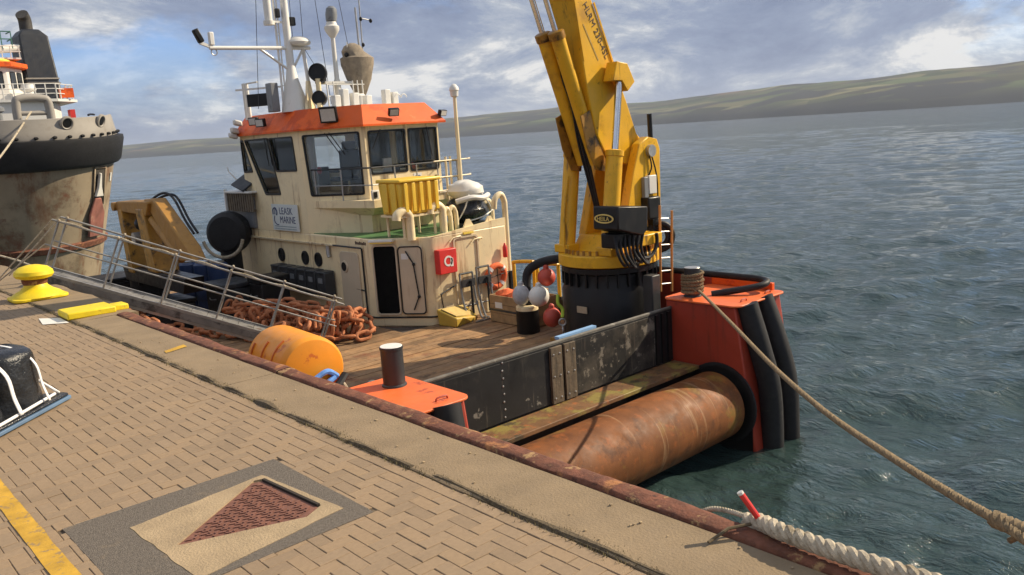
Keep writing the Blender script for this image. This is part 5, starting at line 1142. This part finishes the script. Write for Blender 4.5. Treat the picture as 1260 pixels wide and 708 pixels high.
MB().cyl((7.3, 23.2, .1), (7.8, 23.2, .1), .16, n=14).build('winch_drum', steel, fc)
for (c, r_) in (((7.62, 23.4, .45), .18), ((7.66, 23.0, -.15), .14)): MB().ball(c, r_, n=10, m=7).build('valve', blackpaint, fc)
for q in range(2): MB().tube(smooth([(7.7+.09*q, 22.9, 1.02), (7.85+.1*q, 22.2, 1.26-.06*q), (7.9+.1*q, 21.6, 1.16), (7.9+.1*q, 21.0, .62), (7.85+.1*q, 20.4, .30)], 6), .032, 7).build('hydraulic_hose', black, fc)
MB().box(7.5, 23.9, DECK+.9, 8.3, 24.7, -1.14).build('slew_base', blackpaint, fc, bevel=.03)
bt = root('rubber_fender_drum', (10.15, 23.7, DECK), 'large black rounded rubber fender standing against the house', 'fender')
MB().lathe((10.10, 23.6, -.12), (-.75, -.66, .05), [(.02, -.35), (.45, -.35), (.60, -.25), (.64, -.05), (.60, .18), (.48, .30), (.02, .34)], 30).build('drum', black, bt); MB().cyl((10.1, 23.6, DECK), (10.1, 23.6, -.65), .3, n=14).build('stand', blackpaint, bt)
MB().tube(arc((9.75, 23.25, -.18), .60, 190, 350, 18, (.66, -.75, 0), (0, 0, 1)), .05, 8).build('rope_beckets', ropew, bt)
for q, (xa, ya, lab) in enumerate(((9.35, 22.9, 'blue plastic drum nearest the house in the row by the black fender'), (9.15, 23.4, 'blue plastic drum in the middle of the row by the black fender'), (8.95, 23.95, 'blue plastic drum farthest from the house in the row'))):
    dr = root('plastic_drum', (xa, ya, DECK), lab, 'drum', 'blue drums on the foredeck'); MB().lathe((xa, ya, DECK-.02), (0, 0, 1), [(.28, 0), (.29, .05), (.27, .3), (.29, .33), (.29, .6), (.27, .63), (.29, .9), (.28, 1.32), (.22, 1.38)], 20).build('body', blueb, dr); MB().lathe((xa, ya, DECK+1.36), (0, 0, 1), [(.2, 0), (.2, .04), (.02, .05)], 16).build('lid', steel, dr)
# slatted wooden box, dark panel lamp and cables on the house top
sb = root('slatted_box', (10.9, 23.9, -.05), 'weathered slatted wooden box beside the wheelhouse', 'box')
for q in range(12): MB().obox((10.52, 24.35-q*.15, .72), (0, 1, 0), (0, 0, 1), (1, 0, 0), .085, .52, .03).build('slat', M('weathered_slat', (.14, .11, .075), .85, var=.3, vs=6), sb)
for za in (.5, .92): MB().box(10.54, 22.66, za-.03, 10.60, 24.42, za+.03).build('rail', M('weathered_slat', (.14, .11, .075), .85), sb)
MB().box(10.62, 22.9, -.04, 11.3, 24.4, .95).build('tank', grey, sb, bevel=.04)
MB().box(10.45, 22.7, .99, 11.3, 24.4, 1.05).build('lid', shell, sb, bevel=.02); MB().box(10.45, 24.36, -.9, 10.52, 24.42, 1.1).build('corner_post', white, sb)
pl_ = root('panel_lamp', (10.7, 23.4, 1.05), 'dark tilted deck lamp panel on top of the slatted box', 'lamp')
MB().obox((10.62, 23.35, 1.28), (0, 1, .25), (.8, -.1, .5), (-.5, -.2, .8), .75, .5, .06).build('panel', navy, pl_, bevel=.02); MB().tube([(10.7, 23.4, 1.04), (10.65, 23.4, 1.3)], .03, 6).build('stem', darkgrey, pl_); MB().tube([(10.6, 23.7, 1.36), (10.55, 24.1, 1.62), (10.55, 24.16, 1.75)], .02, 6).build('handle', shell, pl_)
# dark gear on the port deck seen under the gangway rails
gr2 = random.Random(4)
for q, (xa, ya, wx, wy, hz_, c_, lab) in enumerate(((9.0, 21.4, .9, 1.1, 1.0, darkgrey, 'dark grey machinery box at the foot of the drums'), (7.4, 21.6, 1.0, 1.2, .8, blackpaint, 'black winch housing under the folded crane'), (6.2, 22.4, .9, 1.6, .9, blueb, 'dark blue deck tank near the quay under the folded crane'), (9.6, 20.3, .8, .7, 1.15, blackpaint, 'black covered bench in front of the grey lockers'), (5.7, 25.2, 1.1, 1.8, 1.0, darkgrey, 'dark grey bow locker next to the quay'), (7.6, 26.8, 1.8, 1.4, .9, blackpaint, 'black bow winch box beyond the folded crane'))):
    bx2 = root('deck_locker', (xa, ya, D0-.05), lab, 'locker'); MB().box(xa-wx/2, ya-wy/2, D0-.05, xa+wx/2, ya+wy/2, D0+hz_*.86).build('body', c_, bx2, bevel=.04); MB().box(xa-wx/2-.03, ya-wy/2-.03, D0+hz_*.86+.001, xa+wx/2+.03, ya+wy/2+.03, D0+hz_).build('lid', c_, bx2, bevel=.03)
    MB().tube(smooth([(xa-wx/2-.05, ya-.2, D0+hz_*.6), (xa-wx/2-.1, ya, D0+hz_*.58), (xa-wx/2-.05, ya+.2, D0+hz_*.6)], 4), .015, 6).build('handle', steel, bx2)
hr_ = MB()
for q in range(16):
    c = V(8.6+.9*gr2.random(), 24.2+1.6*gr2.random(), D0+1.0+.35*gr2.random()); hr_.tube(arc(c, gr2.uniform(.12, .3), 0, gr2.uniform(200, 360), 14, (gr2.uniform(-1, 1), gr2.uniform(-1, 1), .2), (0, .3, 1)), gr2.uniform(.015, .035), 6)
hr_.build('hose_tangle', [rope_m], label='tangle of hoses and ropes on the foredeck lockers', kind='stuff', cat=None)
# coil of rope on the starboard stern bollard
cb = root('rope_coil', (12.70, 9.18, -.99), 'brown rope wound round the starboard stern bollard', 'rope')
hx_ = []
for q in range(6*18+1):
    t = 2*math.pi*q/18; hx_.append(V(12.70+(.185+.012*math.sin(t*.37))*math.cos(t), 9.18+(.185+.012*math.cos(t*.5))*math.sin(t), -.93+.062*q/18+.012*math.sin(t*.9)))
strand_rope(MB(), hx_, .034, pitch=.14, n=5, step=.03).build('turns', rope_m, cb)
# stern mooring rope sagging across to the quay
mr = [(12.55, 9.02, -.86), (12.475, 8.842, -.853), (9.885, 6.497, -.601), (7.859, 4.663, -.422), (6.335, 3.284, -.213), (5.175, 2.234, .029), (4.442, 1.57, .205), (3.9, 1.079, .34)]
rt = root('mooring_rope', (3.9, 1.08, .3), 'brown laid mooring rope running from the stern bollard towards the quay', 'rope')
strand_rope(MB(), smooth(mr+[(2.9, .15, .45), (2.2, -.5, .30)], 8), .026, pitch=.11, n=6, step=.016).build('line', rope_m, rt)
strand_rope(MB(), smooth([(4.10, 1.26, .30), (3.98, 1.10, .33), (3.84, .98, .36), (3.6, .78, .40)], 6), .043, pitch=.13, n=6, step=.016).build('splice', rope_m, rt); MB().tube(smooth([(4.06, 1.22, .29), (4.10, 1.16, .25), (4.12, 1.20, .20)], 4), .016, 6).build('tail', rope_m, rt)
MB().lathe((2.2, -.55, .0), (0, 0, 1), [(.4, 0), (.2, .1), (.17, .3), (.3, .36), (.2, .5), (.02, .52)], 20).build('mooring_bollard', quayyellow, label='yellow mooring bollard holding the brown stern rope on the quay', cat='bollard')
# thick pale rope eye lying over the quay edge
wr = root('thick_rope', (3.7, 1.9, .05), 'thick pale plaited rope lying over the rusty quay edge', 'rope')
strand_rope(MB(), smooth([(3.80, 2.42, .03), (3.76, 2.30, .075), (3.70, 2.14, .095), (3.68, 1.9, .10), (3.68, 1.6, .10), (3.70, 1.2, .10), (3.62, .7, .10)], 8), .048, strands=3, pitch=.17, n=8, step=.015).build('plaited_eye', ropew, wr)
strand_rope(MB(), smooth([(3.86, 2.78, -.05), (3.84, 2.66, .015), (3.82, 2.52, .045), (3.79, 2.40, .06)], 6), .016, pitch=.06, n=5, step=.01).build('tapered_tail', ropew, wr)
MB().tube([(3.745, 2.30, .09), (3.70, 2.385, .235)], .017, 10).build('red_tip', red, wr); MB().tube([(3.699, 2.387, .236), (3.695, 2.394, .25)], .0175, 10).build('tip_end', shell, wr)
MB().tube([(3.46, 2.44, .03), (3.62, 2.42, .055), (3.74, 2.34, .065)], .009, 6).build('loose_yarn', M('dark_yarn', (.12, .09, .05), .9), wr)

# ------------------------------------------------------------------ wrapped bundle on a pallet
pal = root('pallet', (1.25, 8.7, .0), 'blue-edged flat pallet base lying on the brick paving', 'pallet')
pu = V(-.72, -.69, 0).normalized(); pv_ = V(-.69, .72, 0).normalized(); pc = V(1.96, 8.66, 0)
def pp_(a, b, z): return pc+pu*a+pv_*b+V(0, 0, z)
ou = [(0, .06), (.03, .0), (.0+1.5, 0), (1.5, 1.15), (.30, 1.15), (.06, .50)]
MB().plate([ou], pc, pu, pv_, (0, 0, 1), .012, .045).build('base_board', M('faded_blue_board', (.10, .17, .27), .6, var=.2), pal, bevel=.006)
MB().plate([[(a*.98+.01, b*.97+.015) for a, b in ou]], pc, pu, pv_, (0, 0, 1), .046, .075).build('wrapped_deck', plastic, pal, bevel=.02)
bw = root('wrapped_bundle', tuple(pp_(.7, .55, .075)), 'black plastic-wrapped bundle with white straps on the pallet', 'bundle')
def bundle(mb, ca, cb_, ra, rb_, h, seed):
    n_, m_ = 30, 10; o_ = len(mb.v)
    for i in range(m_+1):
        f = i/m_; zz2 = h*(1-(1-f)**1.6) if f < 1 else h; k = (1-.10*f-.9*max(0, f-.72)**1.5*2.2)
        for j in range(n_):
            t = 2*math.pi*j/n_; cs, sn = math.cos(t), math.sin(t); e = 2/2.5
            x = math.copysign(abs(cs)**e, cs)*ra*k; y = math.copysign(abs(sn)**e, sn)*rb_*k
            w_ = 1+.07*noise.noise(V(x*4+seed, y*4, f*3))+.05*noise.noise(V(x*11, y*11+seed, f*8))
            mb.v.append(pp_(ca+x*w_, cb_+y*w_, .076+zz2*(1+.05*noise.noise(V(x*5, y*5, seed)))))
    for i in range(m_):
        for j in range(n_): mb.f.append((o_+i*n_+j, o_+i*n_+(j+1) % n_, o_+(i+1)*n_+(j+1) % n_, o_+(i+1)*n_+j)); mb.mi.append(0)
    mb.f.append(tuple(o_+m_*n_+j for j in range(n_))); mb.mi.append(0); return mb
bundle(MB(), .42, .50, .32, .42, .54, 1).build('sack', plastic, bw, fix=True, sharp=70); bundle(MB(), 1.02, .54, .36, .48, .60, 4).build('sack', plastic, bw, fix=True, sharp=70)
for (aa, wv) in ((.34, .014), (.74, .022)):
    band = MB(); pth = [(-.06+aa*0, .0)]
    prof2 = [(.02, .085), (.06, .24), (.09, .44), (.22, .58), (.5, .63), (.75, .60), (.92, .42), (1.0, .10)]
    P2 = smooth([pp_(aa+.03*math.sin(b*7), b, z) for b, z in prof2], 4)
    o_ = 0
    for i, p in enumerate(P2): band.v += [p+pu*wv+V(0, 0, .012)-pv_*.02, p-pu*wv+V(0, 0, .012)-pv_*.02]
    band.f = [(2*i, 2*i+1, 2*i+3, 2*i+2) for i in range(len(P2)-1)]; band.mi = [0]*len(band.f)
    bo3 = band.build('strap', tape, bw); so_ = bo3.modifiers.new('th', 'SOLIDIFY'); so_.thickness = .006
MB().tube(smooth([pp_(.12, .10, .09), pp_(.4, .06, .10), pp_(.8, .03, .10), pp_(1.3, .02, .09)], 5), .014, 8).build('cord', tape, bw); MB().tube(smooth([pp_(.20, .5, .38), pp_(.17, .3, .30), pp_(.14, .12, .16), pp_(.06, .10, .085)], 5), .013, 8).build('cord', tape, bw)

# ================================================================== SECOND SHIP (bow seen on the left)
ship = root('moored_ship', (9, 50, WATER), 'rust-streaked beige ship with black bow fender moored farther along the quay', 'ship')
SC = 9.0
def half_b(yy, z):
    """half breadth of the hull; stem rakes forward with height, sides flare"""
    stem = 41.2-(z+3.6)*.36; B = 3.35+(z+3.6)*.165; Lb = 5.2
    t = (yy-stem)/Lb
    if t <= 0: return 0
    return B*(1-(1-min(1, t))**2.4)**.62
def hull_pt(t, z):
    """t in -1..1 from starboard quarter through the stem to port"""
    a = abs(t); stem = 41.2-(z+3.6)*.36; B = 3.35+(z+3.6)*.165; Lb = 5.2
    if a < .6: th = a/.6*math.pi/2; x = B*math.sin(th)**.9; yy = stem+Lb*(1-math.cos(th))
    else: x = B; yy = stem+Lb+(a-.6)/.4*22
    return V(SC+math.copysign(x, t), yy, z)
def band(zs, mats, name, par, out_=0., n=72, zf=None, top=False):
    m_ = MB(); k = len(zs)
    for i in range(n+1):
        t = -1+2*i/n
        for z, o2 in zs:
            z2 = z+(zf(t) if zf else 0); p = hull_pt(t, z2); q1 = hull_pt(min(1, t+.01), z2); q0 = hull_pt(max(-1, t-.01), z2); d = (q1-q0); nn = V(d.y, -d.x, 0).normalized()
            if nn.dot(V(p.x-SC, p.y-52, 0)) < 0: nn = -nn
            m_.v.append(p+nn*o2)
    for i in range(n):
        for j in range(k-1): m_.f.append((i*k+j, i*k+j+1, (i+1)*k+j+1, (i+1)*k+j)); m_.mi.append(0)
    if top: m_.f.append(tuple(i*k+k-1 for i in range(n+1))); m_.mi.append(0)
    return m_.build(name, mats, par, fix=True, sharp=40)
shull = band([(-4.4, 0), (-3.0, 0), (-1.5, 0), (0, 0), (1.0, 0), (2.0, 0), (3.12, 0)], hullb, 'hull', ship)
fz = lambda t: .30*min(1, abs(t)/.5)**2*.6
band([(1.85, 0), (1.88, .22), (2.0, .30), (2.9, .30), (3.08, .24), (3.12, 0)], black, 'bow_fender', ship, zf=lambda t: 0.25*min(1, abs(t)/.45)**2)
band([(3.10, -.03), (3.16, -.03), (3.45, -.16), (3.98, -.38), (4.0, -.46), (3.95, -.5), (3.3, -.4)], hullg, 'bulwark', ship, zf=lambda t: 0.25*min(1, abs(t)/.45)**2)
fk = MB(); ring_ = [hull_pt(-1+2*i/60, 3.2) for i in range(61)]; fk.v = [V(SC+(p.x-SC)*.97, p.y+.2, 3.3) for p in ring_]; fk.f = [tuple(range(61))]; fk.mi = [0]; fk.build('foredeck', grey, ship, fix=True)
band([(-1.75, 0), (-1.72, .10), (-1.5, .12), (-1.42, .0)], rust, 'rubbing_strake', ship, zf=lambda t: .25*abs(t))
for q in range(25):
    t = -.6+q*.05; p = hull_pt(t, 3.22+.25*min(1, abs(t)/.45)**2); MB().ball(p, .10, .10, .07, 6, 4).build('fender_lug', black, ship)
def on_hull(t, z, d=.02):
    p = hull_pt(t, z); dd = (hull_pt(t+.01, z)-hull_pt(t-.01, z)).normalized(); nn = V(dd.y, -dd.x, 0).normalized()
    if nn.dot(V(p.x-SC, p.y-52, 0)) < 0: nn = -nn
    up = (hull_pt(t, z+.3)-hull_pt(t, z-.3)).normalized(); nn = dd.cross(up).normalized()
    if nn.dot(V(p.x-SC, p.y-52, 0)) < 0: nn = -nn
    return p+nn*d, dd, up, nn
def hull_patch(t0, t1, z0, z1, d, name, mat_, poly=None, nseg=6):
    m_ = MB()
    for i in range(nseg+1):
        t = t0+(t1-t0)*i/nseg
        for z in (z0, (z0+z1)/2, z1): m_.v.append(on_hull(t, z, d)[0])
    for i in range(nseg):
        for j in range(2): m_.f.append((i*3+j, i*3+j+1, i*3+4+j, i*3+3+j)); m_.mi.append(0)
    ob = m_.build(name, mat_, ship, fix=True); md = ob.modifiers.new('t', 'SOLIDIFY'); md.thickness = .05; md.offset = 0; return ob
hull_patch(.215, .285, .25, 1.82, .015, 'recess_shade_patch', M('recess_shade', (.022, .018, .014), .9))  # patch proud of the hull, the anchor pocket's shade put into its colour
hull_patch(.209, .215, .2, 1.86, .05, 'recess_frame', hullb, nseg=1); hull_patch(.285, .291, .2, 1.86, .05, 'recess_frame', hullb, nseg=1); hull_patch(.209, .291, 1.82, 1.90, .05, 'recess_frame', hullb)
o_, d_, u_, n_ = on_hull(.235, .95, .08)
MB().plate([[(-.30, -.35), (.30, -.35), (.12, .10), (.05, .75), (-.05, .75), (-.12, .1)]], o_, d_, u_, n_, 0, .12).build('anchor_shank', shell, ship, bevel=.03)
o_, d_, u_, n_ = on_hull(.232, -.25, .08)
MB().plate([[(-.62, -1.0), (.50, -1.0), (.55, .1), (.2, .85), (-.25, .85), (-.6, .1)]], o_, d_, u_, n_, 0, .10).build('rusty_anchor_bolster', M('red_rusted_plate', (.26, .10, .075), .8, var=.3, vs=2, dirt=[((.4, .3, .2), 2, .6, .1, .6)]), ship, bevel=.04)
o_, d_, u_, n_ = on_hull(.36, 1.4, .03); MB().obox(o_, d_, u_, n_, .25, .4, .02).build('draught_mark', white, ship)
for t_, z_ in ((.10, 3.72), (.27, 3.80)):
    o_, d_, u_, n_ = on_hull(t_, z_, -.22); MB().lathe(o_, n_, [(.30, -.05), (.30, .04), (.24, .06), (.2, .02)], 22).build('fairlead_rim', hullg, ship); MB().lathe(o_, n_, [(.2, .0), (.2, .025), (.02, .03)], 18).build('fairlead_hole', blackpaint, ship)
hq = MB().tube(smooth([(8.75, 40.0, 3.3), (8.75, 40.0, 4.65), (8.95, 40, 4.9), (9.75, 40, 4.9), (9.98, 40, 4.65), (9.98, 40, 3.3)], 6), .17, 14).build('towing_hoop', hullg, ship); MB().tube([(8.8, 40.0, 4.3), (9.95, 40, 4.3)], .10, 10).build('hoop_bar', hullg, ship)
for (xa, ya) in ((7.9, 40.6), (8.2, 40.8)): MB().lathe((xa, ya, 3.3), (0, 0, 1), [(.2, 0), (.16, .2), (.16, 1.1), (.26, 1.15), (.26, 1.3), (.1, 1.4)], 14).build('mooring_bitt', grey, ship)
MB().tube(smooth([(12.4, 43.2, 4.3), (12.6, 43.5, 4.35), (12.9, 44, 4.35)], 3), .05, 6).build('bulwark_rail', blackpaint, ship)
MB().obox((13.72, 45.0, 2.75), (0, 1, 0), (1, 0, 0), (0, 0, 1), .9, .45, 1.1).build('tyre_fender', black, ship, bevel=.12)
# superstructure
MB().prism([(4.6, 51), (6.5, 50), (12.6, 50), (13.3, 51), (13.3, 62), (4.6, 62)], 'z', 3.2, 5.38).build('deckhouse', shell, ship, bevel=.05)
MB().prism([(4.2, 51), (6.2, 49.7), (12.9, 49.7), (14.2, 51), (14.2, 62.2), (4.2, 62.2)], 'z', 5.385, 5.52).build('upper_deck', shell, ship)
for q in range(14):
    xa = 6.4+q*.5; MB().tube([(xa, 49.8, 5.5), (xa, 49.8, 6.3)], .035, 5).build('rail_post', shell, ship)
for (xa, ya) in ((13.2, 50.2), (13.6, 50.6), (14.0, 51.0), (14.1, 51.8), (14.1, 52.6), (14.1, 53.5), (14.1, 54.5)): MB().tube([(xa, ya, 5.5), (xa, ya, 6.3)], .035, 5).build('rail_post', shell, ship)
for za in (6.3, 6.05, 5.8): MB().tube([(6.4, 49.8, za), (12.9, 49.8, za), (14.05, 51, za), (14.1, 60, za)], .022, 5).build('guard_rail', shell, ship)
MB().box(13.2, 50.35, 5.6, 13.9, 50.5, 6.1).build('orange_dodger', orange, ship); MB().box(13.75, 51.0, 4.5, 14.0, 51.5, 5.0).build('red_light_box', red, ship)
MB().box(12.4, 49.9, 4.2, 13.0, 50.02, 4.5).build('deck_vent', grey, ship)
MB().prism([(5.6, 53.5), (6.6, 52), (11.2, 52), (12.2, 53.2), (12.2, 57), (5.6, 57)], 'z', 5.525, 7.36).build('wheelhouse', shell, ship, bevel=.04)
for (a, b) in (((6.8, 52), (7.7, 52)), ((7.9, 52), (8.8, 52)), ((9.0, 52), (9.9, 52)), ((10.1, 52), (11.0, 52)), ((11.35, 52.18), (11.72, 52.62)), ((11.8, 52.72), (12.12, 53.1))):
    a = V(*a, 0); b = V(*b, 0); u = (b-a).normalized(); n_ = V(u.y, -u.x, 0)
    wnd = MB().plate([rrect(0, 6.25, (b-a).length, 7.15, .08)], a, u, (0, 0, 1), n_, .0, .02).build('window', blackpaint, ship); MB().plate([rrect(.05, 6.30, (b-a).length-.05, 7.10, .06)], a, u, (0, 0, 1), n_, .021, .03).build('pane', M('dark_glass', (.03, .035, .04), .08, var=.1), wnd)
MB().prism([(5.3, 53.4), (6.4, 51.6), (11.4, 51.6), (12.5, 53.1), (12.5, 57.2), (5.3, 57.2)], 'z', 7.365, 7.62).build('roof_band', orange, ship, bevel=.04)
MB().prism([(5.7, 53.6), (6.7, 52.2), (11.1, 52.2), (12.0, 53.3), (12.0, 57), (5.7, 57)], 'z', 7.625, 7.85).build('roof_top', boxyellow, ship, bevel=.1)
fn_ = MB(); fb0 = [(12.45, 53.4), (14.2, 53.4), (14.2, 56), (12.45, 56)]; fb1 = [(12.45, 53.7), (13.95, 53.7), (13.95, 55.8), (12.45, 55.8)]; fb2 = [(12.75, 54), (13.6, 54), (13.6, 55.5), (12.75, 55.5)]
fn_.v = [V(*p, 5.525) for p in fb0]+[V(*p, 9.25) for p in fb1]+[V(*p, 9.65) for p in fb2]
for k_ in range(2):
    for j in range(4): fn_.f.append((k_*4+j, k_*4+(j+1) % 4, k_*4+4+(j+1) % 4, k_*4+4+j)); fn_.mi.append(0)
fn_.f.append((8, 9, 10, 11)); fn_.mi.append(0); fnl = fn_.build('funnel', navy, ship, fix=True, bevel=.08)
MB().prism([(12.43, 53.45), (14.13, 53.45), (14.13, 55.96), (12.43, 55.96)], 'z', 6.85, 6.93).build('funnel_band', hullg, fnl); MB().prism([(12.43, 53.43), (14.16, 53.43), (14.16, 55.96), (12.43, 55.96)], 'z', 6.6, 6.66).build('funnel_band', hullg, fnl)
MB().tube(smooth([(13.1, 54.6, 9.5), (13.1, 54.6, 10.2), (12.95, 54.4, 10.5)], 5), .34, 14).build('exhaust_pipe', M('sooty_pipe', (.05, .045, .04), .7, var=.3), fnl)
MB().box(9.0, 52.8, 7.86, 12.2, 54.5, 7.95).build('top_platform', shell, ship); MB().cyl((10.6, 53.6, 8.4), (12.5, 54.0, 8.6), .22, n=12).build('pipe_duct', shell, ship)
for q in range(7): MB().tube([(9.6+q*.42, 52.7, 7.95), (9.6+q*.42, 52.7, 8.55)], .03, 5).build('rail_post', shell, ship)
for za in (8.25, 8.55): MB().tube([(9.6, 52.7, za), (12.2, 52.7, za)], .025, 5).build('guard_rail', shell, ship)
for (xa, ya, z1_) in ((10.2, 53.5, 10.2), (10.6, 53.2, 9.4), (11.0, 53.8, 9.9)): MB().cyl((xa, ya, 7.9), (xa, ya, z1_), .08, n=8).build('signal_mast', shell, ship)
MB().ball((10.62, 53.2, 9.75), .28, .28, .32).build('red_lamp', red, ship); MB().ball((11.1, 53.3, 8.9), .3, n=12, m=8).build('radome', shell, ship)
for za in (9.0, 9.4): MB().tube([(10.8, 53.4, za), (12.0, 53.4, za), (12.0, 54.4, za)], .035, 6).build('green_rail', M('green_rail', (.05, .16, .13), .6), ship)
for xa in (10.9, 11.5, 12.0): MB().tube([(xa, 53.4, 8.5), (xa, 53.4, 9.4)], .03, 5).build('green_rail_post', M('green_rail', (.05, .16, .13), .6), ship)
MB().lathe((12.0, 51.6, 5.52), (0, 0, 1), [(.25, 0), (.25, .5), (.4, .6), (.3, .9), (.02, .95)], 14).build('searchlight', shell, ship)
mr2 = root('bow_line', (9.2, 39.8, 4.2), 'pale mooring line from the bow hoop of the beige ship', 'rope')
strand_rope(MB(), smooth([(9.2, 39.7, 4.35), (7.2, 36.5, 2.6), (5.2, 33.2, 1.25), (3.4, 30.5, .35)], 6), .045, pitch=.3, n=5, step=.1).build('line', ropew, mr2)
mr3 = root('head_line', (4.6, 20, -1.6), 'grey mooring rope running low along the quay behind the yellow bollard', 'rope')
strand_rope(MB(), smooth([(4.75, 18.9, -.55), (4.3, 21.5, .05), (3.6, 26.5, .25), (3.3, 28.5, .3)], 6), .025, pitch=.16, n=5, step=.05).build('line', ropew, mr3)
MB().lathe((3.3, 28.8, .01), (0, 0, 1), [(.4, 0), (.2, .1), (.17, .3), (.3, .36), (.2, .5), (.02, .52)], 20).build('mooring_bollard', quayyellow, label='yellow bollard far along the quay holding the ship lines', cat='bollard')

# ================================================================== air
HZ = MB().box(-5800, -5800, -8, 5800, 5800, 110)
hm = bpy.data.materials.new('pale_air'); hm.use_nodes = True; ht = hm.node_tree; ht.nodes.remove(ht.nodes['Principled BSDF'])
pvn = ht.nodes.new('ShaderNodeVolumePrincipled'); pvn.inputs['Color'].default_value = (.76, .85, 1., 1); pvn.inputs['Density'].default_value = .00014; pvn.inputs['Anisotropy'].default_value = .2
ht.links.new(pvn.outputs[0], ht.nodes['Material Output'].inputs['Volume'])
HZ.build('haze', hm, kind='stuff', label='pale sea haze over the bay', loc=(0, 0, -8))
